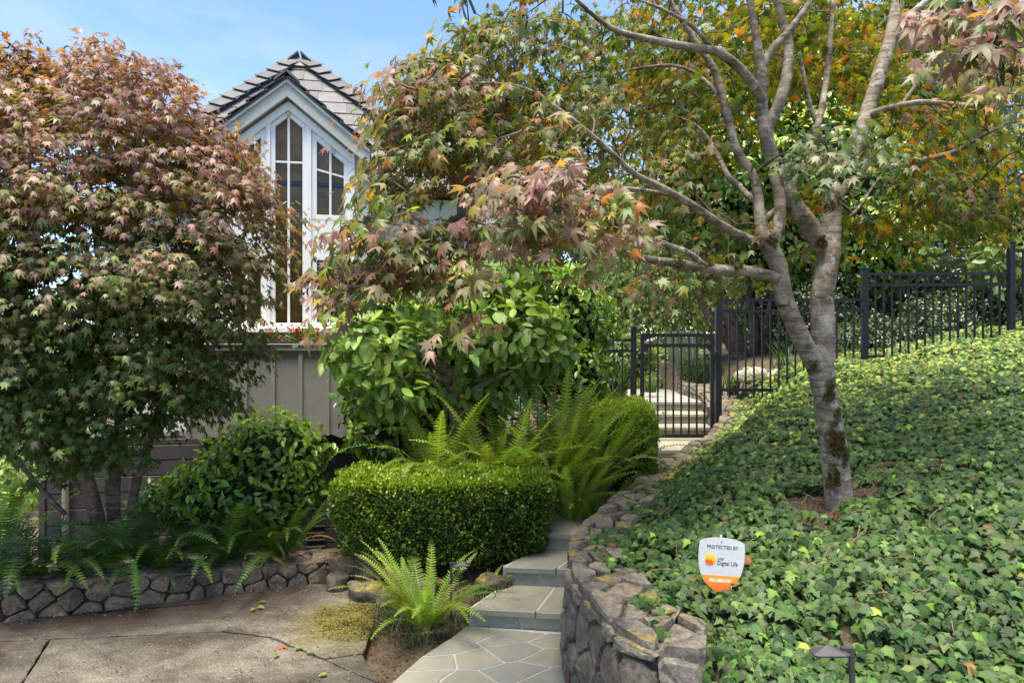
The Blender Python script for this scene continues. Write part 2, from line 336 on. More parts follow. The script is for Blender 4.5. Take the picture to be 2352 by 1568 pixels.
def ground(X, Y):
    X = np.asarray(X, float); Y = np.asarray(Y, float); sd, zt, par = wall_dist(X, Y)
    bank = .198+.19*np.minimum(X, 9)+.066*np.clip(Y, 0, 9)+.035*fbm(X, Y, 1.3)
    bank = np.where(Y > 8.2, np.minimum(bank, 1.1+.13*np.minimum(X, 6)), bank)
    k = sms(sd, .15, .95); zb = (zt-.05)*(1-k)+bank*k
    pz = np.interp(Y, [0, 4.15, 4.55, 4.95, 6.4, 7.15, 8.0, 8.9, 30], [0, 0, .1, .22, .36, .47, .58, .9, .93])-.07
    lw = lowwallY(X); bed = np.where(Y < lw+.12, -.05, np.maximum(.12-(Y-lw-.12)*.24, -.45))
    m = sms(X, -1.5, -.35)*sms(Y, 3.2, 3.9); left = bed*(1-m)+pz*m
    left = np.where((X < 0) & (Y > 6.6), np.minimum(left, -.35+.75*sms(X, -.9, 0)), left)
    front = np.maximum(zt+sd*.9, -.05)
    z = np.where(sd > 0, zb, np.where(par > NREAL, front, left))
    r = np.hypot(X, Y-4); return z*(1-sms(r, 22, 60))+.3*sms(r, 22, 60)
def gz(x, y): return float(ground(np.array([x]), np.array([y]))[0])
gx = np.concatenate([[-400, -150, -60, -30, -18, -12, -9, -7], np.arange(-5.5, 7.01, .09), [8, 10, 13, 18, 30, 60, 150, 400]])
gy = np.concatenate([[-300, -80, -20, -6, -2], np.arange(-.5, 11.5, .09), [12.5, 14, 17, 21, 27, 40, 70, 150, 300, 700]])
GX, GY = np.meshgrid(gx, gy); GZ = ground(GX, GY)
V = np.stack([GX, GY, GZ], -1).reshape(-1, 3); nx = len(gx); ii = (np.arange(len(gy)-1)[:, None]*nx+np.arange(nx-1)[None]).ravel()
F = np.concatenate([np.stack([ii, ii+1, ii+nx+1], 1), np.stack([ii, ii+nx+1, ii+nx], 1)])
g = obj('ground', np_mesh('ground', V, F, None, M_SOIL), smooth=True); tag(g, 'bare brown soil of the garden beds and bank', 'ground', kind='structure')
# ------------------------------------------------------------------ driveway slabs
def shrink(poly, d):
    c = np.mean(poly, 0); out = []; n = len(poly)
    area = sum(poly[i][0]*poly[(i+1)%n][1]-poly[(i+1)%n][0]*poly[i][1] for i in range(n)); sg = 1 if area > 0 else -1
    for i in range(n):
        p0, p1, p2 = (np.array(poly[(i+k)%n], float) for k in (-1, 0, 1)); a = p1-p0; b = p2-p1
        na = sg*np.array([-a[1], a[0]])/np.linalg.norm(a); nb = sg*np.array([-b[1], b[0]])/np.linalg.norm(b)
        m = na+nb; m = m/max(np.dot(m, na), .35)*1.0; out.append(p1+m*d/ max(1, 1))
    return out
def rough_poly(poly, step, amp, seed=0):
    r = random.Random(seed); out = []; n = len(poly)
    for i in range(n):
        a, b = np.array(poly[i], float), np.array(poly[(i+1)%n], float); k = max(1, int(np.linalg.norm(b-a)/step)); nn = np.array([-(b-a)[1], (b-a)[0]])/max(1e-6, np.linalg.norm(b-a))
        for j in range(k):
            q = a+(b-a)*j/k
            if j: q = q+nn*r.uniform(-amp, amp)
            out.append(q)
    return out
def slab(name, poly, z0, z1, mat, parent, bev=.006, step=.12, amp=.006, seed=0, tilt=None):
    P = rough_poly(poly, step, amp, seed); P2 = shrink(P, bev); n = len(P); mb = MB()
    ar = sum(P[i][0]*P[(i+1)%n][1]-P[(i+1)%n][0]*P[i][1] for i in range(n))
    if ar < 0: P = P[::-1]; P2 = P2[::-1]
    f = (lambda p: 0) if tilt is None else tilt
    vs = [(p[0], p[1], z0) for p in P]+[(p[0], p[1], z1-bev*.6+f(p)) for p in P]+[(p[0], p[1], z1+f(p)) for p in P2]
    fs = [(i, (i+1)%n, n+(i+1)%n, n+i) for i in range(n)]+[(n+i, n+(i+1)%n, 2*n+(i+1)%n, 2*n+i) for i in range(n)]+[tuple(range(2*n, 3*n))]
    mb.add(vs, fs); return mb.build(name, mat, parent)
def g2(x, y, z=0.0): return pxg(x, y, z)[:2]
drive = empty('driveway', (0, 0, 0)); tag(drive, 'stained old concrete driveway apron in the lower left', 'driveway', kind='structure')
J = g2(510,1448); K = g2(620,1462); Lp = g2(0,1470); Mq = np.array([-1.46, 4.93]); Nn = g2(880,1568); E1 = g2(835,1500); E2 = g2(820,1440)
Lo = Lp+(Lp-J)*2.2; wl = [np.array([x, lowwallY(np.array([x]))[0]-.02]) for x in (-7, -5, -3.2, -2.3, -1.75)]
c1 = Lp+(J-Lp)*.22; c2 = g2(120,1640)
slabs = [[Lo, J, Mq, *wl[::-1]], [Mq, J, K, g2(745,1512), E1, np.array([-.86, 4.3]), np.array([-.98, 4.75]), np.array([-1.25, 4.92])],
         [g2(745,1512), E1, Nn, g2(835,1552)], [c1, J+(0,-.0), K, g2(745,1512), g2(835,1552), Nn, np.array([-.3, 2.9]), np.array([-.1, 1.2]), np.array([-1.6, 1.2])],
         [Lo, Lp, c1, np.array([-1.6, 1.2]), np.array([-7, 1.2])], [np.array([-7, 1.2]), np.array([-.1, 1.2]), np.array([.8, -5]), np.array([-7, -5])]]
for i, p in enumerate(slabs): slab('concrete_slab', shrink([np.array(q) for q in p], .0055), -.04, .0+(.006 if i == 1 else 0), M_CONC, drive, .007, .06, .006, i)
# ------------------------------------------------------------------ flagstone path
path = empty('path', (0, 0, 0)); tag(path, 'crazy paved bluestone path leading to the steps', 'path', kind='structure')
def c8(x, y, z=0.0): return pxg((1300+x*.63776)/4096*2352, (1900+y*.63776)/4096*2352, z)[:2]
q = dict(a=(905,945), b=(1145,968), c=(1390,995), d=(1600,1000), e=(800,1015), f=(950,1052), gg=(987,1080), h=(605,1140), o=(808,1126), i=(1270,1048), j=(1375,1090), r1=(1600,1088),
         k=(1210,1170), l=(1130,1180), m=(960,1225), n=(830,1220), p=(1420,1208), r2=(1590,1170), s=(735,1280), t=(500,1233), u=(1190,1310), w=(1080,1303), y=(1580,1420), z=(1140,1450), aa=(640,1420), bb=(330,1380), cc=(900,1560), dd=(60,1600), ee=(1500,1640), ff=(500,1640))
Q = {k_: c8(*v_) for k_, v_ in q.items()}
for i, nm in enumerate(['a b f e', 'b c i gg f', 'c d r1 j i', 'i j k l gg', 'e f gg o h', 'h o n t', 'o gg l m n', 'j r1 r2 p k', 'l k p u w m', 'p r2 y z u', 'n m w aa s', 't n s aa bb', 'w u z cc aa', 'z y ee cc', 'bb aa cc ff dd', 'cc ee ff']):
    slab('flagstone', shrink([Q[k_] for k_ in nm.split()], .0065), -.03, .009, M_FLAG, path, .004, .07, .003, 50+i)
slab('mortar_bed', [Q['a']+(-.01,0), Q['d']+(.12,0), Q['r2']+(.1,0), Q['y']+(.1,0), Q['ee']+(.1,0), Q['ff'], Q['dd'], Q['bb'], Q['t'], Q['h'], Q['e']], -.05, .004, M_MORTAR, path, .003, .3, 0)
# ------------------------------------------------------------------ steps
steps = empty('stone_steps', (.1, 4.5, 0)); tag(steps, 'low bluestone garden steps climbing beside the curved stone wall', 'steps')
def on_steps(o): o.matrix_parent_inverse = Matrix.Translation((-.1, -4.5, 0)); return o
def step(fl, fr, bl, br, z0, z1, tj, rj, seed):     # front-left, front-right, back-left, back-right; tread joints and riser joints as fractions
    fl, fr, bl, br = map(np.array, (fl, fr, bl, br)); d = (fr-fl)/np.linalg.norm(fr-fl); out = np.array([d[1], -d[0]])
    js = [0]+tj+[1]
    for i in range(len(js)-1):
        a, b = js[i], js[i+1]; sk = -.06 if i else 0; sk2 = -.06 if b < 1 else 0
        P = [fl+(fr-fl)*a+out*.028, fl+(fr-fl)*b+out*.028, bl+(br-bl)*(b+sk2), bl+(br-bl)*(a+sk)]
        on_steps(slab('tread', shrink(P, .006), z1-.035, z1, M_FLAG, steps, .006, .08, .003, seed+i))
    js = [0]+rj+[1]
    for i in range(len(js)-1):
        A = fl+(fr-fl)*js[i]; B = fl+(fr-fl)*js[i+1]; g_ = d*.007; sl_ = d*(.02 if i else 0); sr_ = d*(.02 if js[i+1] < 1 else 0); mb = MB()
        lo, hi = z0+.014, z1-.04
        po = [(*(A+g_+sl_), lo), (*(B-g_+sr_), lo), (*(B-g_-sr_*.2), hi), (*(A+g_-sl_*.2), hi)]
        mb.prism(po, (-out[0], -out[1], 0), .03); on_steps(mb.build('riser', M_FLAG, steps)); 
    mb = MB(); po = [(*(fl-out*.008), z0-.25), (*(fr-out*.008), z0-.25), (*(br-out*.0), z0-.25), (*(bl), z0-.25)]
    mb.prism(po, (0, 0, 1), z1-z0+.25-.004); on_steps(mb.build('mortar', M_MORTAR, steps))
ST = [((-.262,4.20),(.62,4.08),(-.02,4.66),(.80,4.56),.0,.117,[.46],[.34,.65]), ((-.06,4.60),(.82,4.50),(.22,5.02),(1.1,4.92),.117,.24,[.40],[.27,.62]),
      ((.20,4.98),(1.08,4.88),(.75,6.72),(1.62,6.62),.24,.362,[],[.5]), ((.62,6.62),(1.75,6.66),(.92,7.30),(2.25,7.28),.362,.484,[.55],[.62]), ((.85,7.24),(2.3,7.24),(1.0,8.18),(2.62,8.18),.484,.606,[.45],[.60,.9]),
      ((1.0,8.14),(2.7,8.14),(1.0,8.54),(2.7,8.54),.606,.728,[.62],[.36,.72]), ((1.0,8.50),(2.7,8.50),(1.0,8.92),(2.7,8.92),.728,.85,[.52],[.46]), ((1.0,8.88),(2.7,8.88),(1.0,11.2),(2.7,11.2),.85,.97,[.5],[.55])]
for i, s_ in enumerate(ST): step(*s_, 100+i*7)
# ------------------------------------------------------------------ voronoi stone walls
def clip(poly, p, n_):              # keep side where (x-p).n <= 0
    out = []
    for i in range(len(poly)):
        a, b = poly[i], poly[(i+1)%len(poly)]; da = (a-p)@n_; db = (b-p)@n_
        if da <= 0: out.append(a)
        if (da < 0 < db) or (db < 0 < da): out.append(a+(b-a)*(da/(da-db)))
    return out
def voronoi(pts, bounds, asp=1.0):
    cells = []; x0, x1, y0, y1 = bounds; pts = np.array(pts)
    for i, p in enumerate(pts):
        poly = [np.array(v) for v in ((x0,y0),(x1,y0),(x1,y1),(x0,y1))]
        d = np.hypot(pts[:,0]-p[0], pts[:,1]-p[1]); near = np.argsort(d)[1:18]
        for j in near:
            poly = clip(poly, (p+pts[j])/2, pts[j]-p)
            if len(poly) < 3: break
        if len(poly) >= 3: cells.append(poly)
    return cells
def jitter_pts(x0, x1, y0, y1, sx, sy, jx=.38, jy=.3, r=random):
    out = []; rows = max(1, round((y1-y0)/sy))
    for k in range(rows):
        x = x0-r.random()*sx
        while x < x1+sx:
            w = sx*r.uniform(.6, 1.45); out.append((x+w/2, y0+(k+.5+r.uniform(-jy, jy))*(y1-y0)/rows)); x += w
    return out
def round_cell(poly, cut=.22):
    out = []; n = len(poly)
    for i in range(n):
        p, a, b = poly[i], poly[i-1], poly[(i+1)%n]
        if np.linalg.norm(p-a)+np.linalg.norm(b-p) < .01: continue
        out += [p+(a-p)*cut, p+(b-p)*cut]
    return out
def stone(name, poly, fmap, bulge, mat, parent, gap=.006, r=random):
    poly = shrink(poly, gap); poly = round_cell(poly, .2)
    c = np.mean(poly, 0); n = len(poly)
    if n < 5: return
    mb = MB(); rings = [(1.0, -.03), (.985, .55), (.92, .95), (.55, 1.02)]; vs = []
    tl = (r.uniform(-.35, .35), r.uniform(-.25, .35)); size = max(np.ptp(np.array(poly)[:,0]), np.ptp(np.array(poly)[:,1]))
    jit = [r.uniform(-.12, .12) for _ in range(n)]
    for k, (sc, h) in enumerate(rings):
        for i_, p in enumerate(poly):
            q_ = c+(p-c)*sc*(1+(jit[i_]*.3 if k > 1 else 0)); d_ = (q_-c)/max(size, .01)
            hh = h*bulge*(1+(tl[0]*d_[0]+tl[1]*d_[1])*1.6+jit[i_]*(k > 0)) if k else h
            vs.append(fmap(q_[0], q_[1], hh))
    vs.append(fmap(c[0], c[1], bulge*(1.05+r.uniform(-.1, .1))))
    fs = [(k*n+i, k*n+(i+1)%n, (k+1)*n+(i+1)%n, (k+1)*n+i) for k in range(3) for i in range(n)]+[(3*n+i, 3*n+(i+1)%n, 4*n) for i in range(n)]
    mb.add(vs, fs); o = mb.build(name, mat, parent, False); return o
# --- curved retaining wall
wc = WC[:, :2]; seg = np.linalg.norm(np.diff(wc, axis=0), axis=1); sarc = np.concatenate([[0], np.cumsum(seg)]); ST_ = sarc[-1]
tan = nrm(np.gradient(wc, axis=0)); 
def wcurve(s):
    x = np.interp(s, sarc, wc[:,0]); y = np.interp(s, sarc, wc[:,1]); z = np.interp(s, sarc, WC[:,2])
    tx = np.interp(s, sarc, tan[:,0]); ty = np.interp(s, sarc, tan[:,1]); l = math.hypot(tx, ty); return x, y, z, tx/l, ty/l     # travel far->near; outer side (path) on the right-hand normal
def foot(s):
    x, y, z, tx, ty = wcurve(s); return np.interp(y, [0, 4.1, 4.11, 4.5, 4.51, 4.9, 4.91, 6.6, 6.61, 7.2, 7.21, 8.1, 8.5, 8.9, 12], [0, 0, .117, .117, .24, .24, .36, .36, .48, .48, .606, .606, .73, .85, .97])-.03
wall = empty('stone_retaining_wall', tuple(WALL[9][:2])+(0.2,)); tag(wall, 'curved field stone retaining wall with mossy cap beside the steps', 'wall')
WINV = Matrix.Translation((-WALL[9][0], -WALL[9][1], -.2))
def onw(o):
    if o: o.matrix_parent_inverse = WINV
    return o
def wface(s, h, d):      # h = height above z=0 reference, d outward
    x, y, z, tx, ty = wcurve(s); ox, oy = ty, -tx      # right-hand normal of travel direction
    if s > ST_: x += tx*(s-ST_); y += ty*(s-ST_)
    bat = (z-h)*.05+ .01*math.sin(s*7)
    return (x+ox*(d+bat), y+oy*(d+bat), h)
rs = random.Random(3)
def hmax(s): return wcurve(s)[2]-.035
sg0 = 2.0
pts = []
s_ = 0
cells = voronoi(jitter_pts(0, ST_, -.06, 1.2, .19, .19, jy=.42, r=rs), (0, ST_, -.08, 1.2))
for cpoly in cells:
    cp = []; 
    for p in cpoly: cp.append(p)
    # clip against the wall's top and foot at this place
    c = np.mean(cp, 0); top = hmax(c[0]); 
    cp = clip(cp, np.array([c[0], top]), np.array([-(hmax(c[0]+.1)-hmax(c[0]-.1))/.2, 1.0]))
    if len(cp) >= 3: cp = clip(cp, np.array([c[0], foot(c[0])-.02]), np.array([0, -1.0]))
    if len(cp) < 3: continue
    a = np.array(cp); 
    if np.ptp(a[:,1]) < .035 or np.ptp(a[:,0]) < .04: continue
    onw(stone('stone', cp, wface, rs.uniform(.022, .05), M_FIELD, wall, .007, rs))
WT = .34
def wtop(s, t, h):
    x, y, z, tx, ty = wcurve(s); ox, oy = ty, -tx; d = .035-t
    return (x+ox*d, y+oy*d, z-.045+h+.015*math.sin(s*9+t*5))
cells = voronoi(jitter_pts(0, ST_, 0, WT, .19, .125, r=rs), (0, ST_, -.0, WT))
for cp in cells:
    a = np.array(cp)
    if np.ptp(a[:,1]) < .04 or np.ptp(a[:,0]) < .04: continue
    onw(stone('cap_stone', cp, wtop, rs.uniform(.03, .06), M_FIELD, wall, .005, rs))
mb = MB(); ns = 90; vs = []
for i in range(ns+1):
    s = ST_*i/ns; x, y, z, tx, ty = wcurve(s); ox, oy = ty, -tx; zb = foot(s)-.2
    for d, zz in ((.05, zb), (-.002, z-.035), (-WT+.03, z-.035), (-WT+.03, zb)): vs.append((x+ox*d, y+oy*d, zz))
fs = [(4*i+k, 4*i+4+k, 4*i+4+(k+1)%4, 4*i+(k+1)%4) for i in range(ns) for k in range(4)]+[(0,1,2,3), (4*ns+3,4*ns+2,4*ns+1,4*ns)]
mb.add(vs, [f[::-1] for f in fs]); onw(mb.build('mortar', M_DMORTAR, wall))
# --- low wall on the left
lowp = [(-5.2, 3.86), (-3.23, 4.31), (-2.3, 4.66), (-1.62, 4.93), (-1.42, 5.02), (-1.32, 5.2)]
LWc = np.array(catmull([(*p, 0) for p in lowp], 6))[:, :2]; lseg = np.concatenate([[0], np.cumsum(np.linalg.norm(np.diff(LWc, axis=0), axis=1))]); LT = lseg[-1]; ltan = nrm(np.gradient(LWc, axis=0))
def lcurve(s):
    return (np.interp(s, lseg, LWc[:,0]), np.interp(s, lseg, LWc[:,1]), np.interp(s, lseg, ltan[:,0]), np.interp(s, lseg, ltan[:,1]))
def ltopz(s): x = lcurve(s)[0]; return np.interp(x, [-5, -2.85, -1.58, -1.3], [.24, .215, .15, .16])
low = empty('low_stone_wall', (-2.3, 4.66, 0)); tag(low, 'low dry stone edging wall between driveway and fern bed', 'wall')
LINV = Matrix.Translation((2.3, -4.66, 0))
def lface(s, h, d):
    x, y, tx, ty = lcurve(s); return (x+ty*(d+(.22-h)*.08), y-tx*(d+(.22-h)*.08), h)
def ltop(s, t, h):
    x, y, tx, ty = lcurve(s); d = .03-t; return (x+ty*d, y-tx*d, ltopz(s)-.03+h)
rs = random.Random(5)
for cp in voronoi(jitter_pts(0, LT, -.03, .26, .14, .095, jy=.42, r=rs), (0, LT, -.04, .28)):
    c = np.mean(cp, 0); cp = clip(cp, np.array([c[0], ltopz(c[0])]), np.array([0, 1.0]))
    if len(cp) < 3 or np.ptp(np.array(cp)[:,1]) < .03 or np.ptp(np.array(cp)[:,0]) < .04: continue
    o = stone('stone', cp, lface, rs.uniform(.03, .055), M_LOWST, low, .0035, rs)
    if o: o.matrix_parent_inverse = LINV
for cp in voronoi(jitter_pts(0, LT, 0, .26, .18, .13, r=rs), (0, LT, 0, .26)):
    if np.ptp(np.array(cp)[:,1]) < .03: continue
    o = stone('cap_stone', cp, ltop, rs.uniform(.025, .05), M_LOWST, low, .006, rs)
    if o: o.matrix_parent_inverse = LINV
mb = MB(); vs = []; ns = 40
for i in range(ns+1):
    s = LT*i/ns; x, y, tx, ty = lcurve(s)
    for d, zz in ((.02, -.15), (-.004, ltopz(s)-.02), (-.24, ltopz(s)-.02), (-.24, -.15)): vs.append((x+ty*d, y-tx*d, zz))
mb.add(vs, [tuple(reversed((4*i+k, 4*i+4+k, 4*i+4+(k+1)%4, 4*i+(k+1)%4))) for i in range(ns) for k in range(4)]+[(3,2,1,0), (4*ns,4*ns+1,4*ns+2,4*ns+3)]); o = mb.build('mortar', simple('earthy_mortar', (.085, .07, .055), .95, .1, .4, 25, .5, 80), low); o.matrix_parent_inverse = LINV
# --- boulders under the hedge
def boulder(loc, size, seed, label):
    r = random.Random(seed); import bmesh
    bm = bmesh.new(); bmesh.ops.create_icosphere(bm, subdivisions=3, radius=1); ph = [r.uniform(0, 6) for _ in range(6)]
    for v in bm.verts:
        c = v.co.copy(); k = 1+.06*math.sin(14*c.x+ph[5])*math.sin(12*c.z+ph[3])+.13*math.sin(3*c.x+ph[0])*math.cos(2.6*c.y+ph[1])+.1*math.sin(4.2*c.z+ph[2]+c.x*2)+.05*math.sin(8*c.x+ph[3])*math.sin(7*c.y+ph[4])
        c = Vector([math.copysign(abs(x)**.72, x) for x in c]); v.co = Vector((c.x*size[0]*k, c.y*size[1]*k, c.z*size[2]*k))
    me = bpy.data.meshes.new('boulder'); bm.to_mesh(me); bm.free(); me.shade_smooth()
    o = obj('boulder', me, M_BOULDER); o.location = loc; o.rotation_euler = (0, 0, r.uniform(0, 3)); tag(o, label, 'rock', 'rocks edging the bed under the hedge'); return o
for i, (x, y, D, sz, lb) in enumerate([(800,1292,4.95,(.13,.11,.11),'mossy rock where the low wall ends, under the hedge corner'), (858,1290,4.85,(.15,.12,.13),'largest mossy rock under the clipped hedge, behind the fern'),
    (915,1310,4.75,(.13,.11,.10),'mossy rock behind the yellow green fern'), (772,1330,4.80,(.09,.08,.07),'small mossy rock at the edge of the driveway'), (840,1352,4.62,(.12,.10,.09),'rock at the driveway edge left of the fern'),
    (900,1370,4.52,(.10,.09,.08),'rock partly hidden behind the left side of the fern'), (1130,1335,4.55,(.11,.10,.09),'brown rock beside the second step'), (980,1350,4.60,(.12,.1,.09),'rock under the hedge near the path lamp')]):
    p = px(x, y, D); boulder((p[0], p[1]+.05, p[2]-.035), (sz[0]*1.05, sz[1], sz[2]*.9), 20+i, lb)
# ------------------------------------------------------------------ house
YAW = R(10.5); HO = np.array([(288.7-512)*7/FPX, 7.0]); HU = np.array([math.cos(YAW), math.sin(YAW)]); HV = np.array([math.sin(YAW), -math.cos(YAW)])
house = empty('house', (HO[0], HO[1], 0), YAW); tag(house, 'grey board and batten house with slate hip roof and pointed gable window', 'house')
def FP(x, y, d=0.0):                  # photo px (1024 wide) on the facade plane offset d outward -> local (u, z)
    r = np.array([(x-512)/FPX, 1.0]); o = HO+HV*d; D = (o@HV)/(r@HV); p = r*D-HO; return p@HU, CAMZ-(y-341)*D/FPX
def c4(x, y): return 212.5+x*.1116, 50+y*.1116       # gable detail crop -> px
def c4u(x, y, d=0.0): return FP(*c4(x, y), d)
def loc(u, d, z): return (u, -d, z)                  # house local: x=u, y=-outward
def prism_uz(name, poly, d0, d1, mat, parent, bev=0.0):
    mb = MB(); a = sum(poly[i][0]*poly[(i+1)%len(poly)][1]-poly[(i+1)%len(poly)][0]*poly[i][1] for i in range(len(poly)))
    if a < 0: poly = poly[::-1]
    mb.prism([loc(u, d0, z) for u, z in poly], (0, -1, 0), d1-d0); o = mb.build(name, mat, parent)
    if bev: bevel(o, bev, 1)
    return o
def rect_uz(name, u0, z0, u1, z1, d0, d1, mat, parent, bev=.004): return prism_uz(name, [(u0,z0),(u1,z0),(u1,z1),(u0,z1)], d0, d1, mat, parent, bev)
SL = .815                              # rake slope
uA, zA = c4u(685, 320)                 # gable apex
zPl = FP(300, 344, .35)[1]             # planter top
zPb = FP(340, 437.5, .35)[1]
sillz = FP(300, 329, .0)[1]
# main body behind the bay
body = rect_uz('wall', -1.75, -.6, 1.76, 3.32, -3.6, -.32, M_PALEW, house, 0)
for k in range(15):
    u = -1.7+k*.235
    if abs(u) > .75: rect_uz('batten', u-.018, zPl-.2, u+.018, 3.3, -.319, -.297, M_PALEW, house, .003)
# dark lower wall with horizontal boards
uL = FP(39, 450, .04)[0]; uR = FP(405, 450, .04)[0]
rect_uz('lower_wall', uL+.02, -.8, uR, zPb+.02, -.31, .02, M_LOWER, house, 0)
zz = -.62; k = 0
while zz < zPb-.03:
    rect_uz('siding_board', uL+.06, zz+.004, uR+.004, min(zz+.146, zPb-.01), .019, .040-.004*(k%2), M_LOWER, house, .004); zz += .15; k += 1
rect_uz('corner_board', uL, -.8, uL+.058, zPb, -.05, .055, M_LOWER, house, .004)
rect_uz('downpipe', uL+.22, -.8, uL+.28, zPb, .06, .115, M_GREYP, house, .02)
vt = empty('vent'); vt.parent = house; u0, z0 = FP(316, 535, .045)
mb = MB(); mb.box(loc(u0-.09, .045, z0-.13), loc(u0+.09, .05, z0+.13)); vo = mb.build('vent_back', M_DARK, vt)
for k in range(4):
    mb = MB(); mb.bar(loc(u0-.09, .055, z0-.11+k*.07), loc(u0+.09, .055, z0-.11+k*.07), .03, .014, (0, -.5, 1)); mb.build('louvre', M_LOWER, vt)
mb = MB(); mb.box((uL-.05, -.14, -.9), (uR+.05, -.05, -.38)); mb.build('plinth', simple('concrete_plinth', (.07, .066, .06), .9, .2, .2, 8, .3, 50), house)
# planter box: boards with dagger ends, battens, cap
u0, u1 = FP(190, 400, .35)[0], FP(386, 400, .35)[0]
plant = empty('planter_box'); plant.parent = house
sp = .256; ub = FP(212.5*0+ (850+345*.3827)/4, 380, .35)[0]; k0 = math.floor((u0-ub)/sp)
u = ub+k0*sp
while u < u1:
    a, b = u+.001, u+sp-.001; m_ = (a+b)/2; dz = .05
    prism_uz('board', [(a, zPb+dz), ((a+m_)/2, zPb+dz*.55), (m_, zPb), ((b+m_)/2, zPb+dz*.55), (b, zPb+dz), (b, zPl-.045), (a, zPl-.045)], .31, .35, M_GREYP, plant, .002)
    rect_uz('batten', u-.021, zPb+.03, u+.021, zPl-.046, .351, .374, M_GREYP, plant, .004); u += sp
rect_uz('top_rail', u0-.02, zPl-.062, u1+.02, zPl-.006, .351, .392, M_GREYP, plant, .004)
rect_uz('cap', u0-.03, zPl-.006, u1+.03, zPl+.006, .30, .405, M_GREYP, plant, .003)
rect_uz('planter_floor', u0, zPb+.1, u1, zPl-.07, -.30, .309, M_GREYP, plant, 0)
rect_uz('potting_soil', u0+.01, zPl-.0699, u1-.01, zPl-.03, -.3, .3, M_SOIL, plant, 0)
rect_uz('jetty', u0, zPb+.05, u1, zPb+.099, -.3, .309, M_LOWER, house, 0)
# gable bay wall (white) with pointed window
hw = .80
def rake(z_off, u): return zA+z_off-abs(u-uA)*SL
win = empty('gable_window'); win.parent = house
zb0 = sillz
def ogee(off):           # roofline of the bay at vertical offset
    return [(uA-hw, rake(off, uA-hw)), (uA, zA+off), (uA+hw, rake(off, uA+hw))]
# bargeboards
tb = .155
for s in (-1, 1):
    e = uA+s*hw*1.02
    prism_uz('bargeboard', [(uA+s*.0, zA), (e, rake(0, e)), (e, rake(-tb, e)), (uA+s*.0, zA-tb)], .10, .14, M_TRIMG, house, .003)
    prism_uz('bargeboard_moulding', [(uA, zA+.012), (e, rake(.012, e)), (e, rake(-.022, e)), (uA, zA-.022)], .141, .165, M_TRIMG, house, .003)
    for kk, f in enumerate((.55,)):
        ub_ = uA+s*hw*f; zt_ = rake(-tb, ub_); rect_uz('gable_batten', ub_-.02, zt_-.17, ub_+.02, zt_-.002, .021, .045, M_TRIMG, house, .002)
rect_uz('gable_batten', uA-.022, zA-tb-.16, uA+.022, zA-tb-.002+.02, .021, .045, M_TRIMG, house, .002)
# gable wall above window, as a band of sage boards; white rake casing below
oc, ic = c4u(685, 470)[1]-zA, c4u(685, 550)[1]-zA
W2 = .66
prism_uz('gable_wall', [(uA-hw, rake(-.06, uA-hw)), (uA, zA-.06), (uA+hw, rake(-.06, uA+hw)), (uA+hw, rake(oc-.02, uA+hw)), (uA, zA+oc-.02), (uA-hw, rake(oc-.02, uA-hw))], -.3, .02, M_TRIMG, house, 0)
for s in (-1, 1):
    e = uA+s*W2
    prism_uz('rake_casing', [(uA, zA+oc), (e, rake(oc, e)), (e, rake(ic, e)), (uA, zA+ic)], .0, .06, M_WHITE, win, .003)
ucl, ucr = c4u(485, 1000)[0], c4u(525, 1000)[0]; udl, udr = c4u(850, 1000)[0], c4u(890, 1000)[0]
for a, b in ((ucl, ucr), (udl, udr)):
    m_ = (a+b)/2; zt_ = min(rake(ic, a), rake(ic, b)); prism_uz('mullion_post', [(a, zb0), (b, zb0), (b, rake(ic, b)+.002), (a, rake(ic, a)+.002)], .0, .055, M_WHITE, win, .003)
for s in (-1, 1):
    a = uA+s*(W2-.06); b = uA+s*W2; prism_uz('corner_post', [(a, zb0), (b, zb0), (b, rake(ic, b)), (a, rake(ic, a))], .0, .055, M_WHITE, win, .003)
    a = uA+s*(W2+.002); b = uA+s*hw; prism_uz('side_wall', [(a, zb0-.3), (b, zb0-.3), (b, rake(oc-.02, b)), (a, rake(oc-.02, a))], -.3, .015, M_TRIMG, house, 0)
    mb = MB(); mb.box((uA+s*hw-.02, -.0, 1.2), (uA+s*hw+.02, .34, rake(-.1, uA+s*hw))); mb.build('bay_return', M_TRIMG, house)
def sash(poly, inset, d0, d1):
    """frame ring around a convex poly, returns the inner poly"""
    inner = shrink([np.array(p) for p in poly], inset); n = len(poly)
    for i in range(n):
        a, b, c_, d_ = poly[i], poly[(i+1)%n], inner[(i+1)%n], inner[i]; prism_uz('sash', [a, b, c_, d_], d0, d1, M_WHITE, win, .002)
    return inner
def glass(poly, d, pane=True): return prism_uz('pane', [tuple(p) for p in poly], d, d+.006, M_GLASS, win)
gl, gr = c4u(570, 1000)[0], c4u(810, 1000)[0]
zin = lambda u_: rake(ic, u_)
# centre light
cp_ = [(ucr, zb0+.02), (udl, zb0+.02), (udl, zin(udl)), (uA, zin(uA)), (ucr, zin(ucr))]
inn = sash(cp_, (gl-ucr)*.92, -.02, .03); zm = c4u(690, 1008)[1]; ap = max(p[1] for p in inn)
glass(inn, -.005)
rect_uz('muntin', uA-.012, zb0+.06, uA+.012, ap-.012, .002, .024, M_WHITE, win, .002)
for zt_ in (zm,): rect_uz('muntin', gl-.01, zt_-.010, gr+.01, zt_+.010, .003, .022, M_WHITE, win, .002)
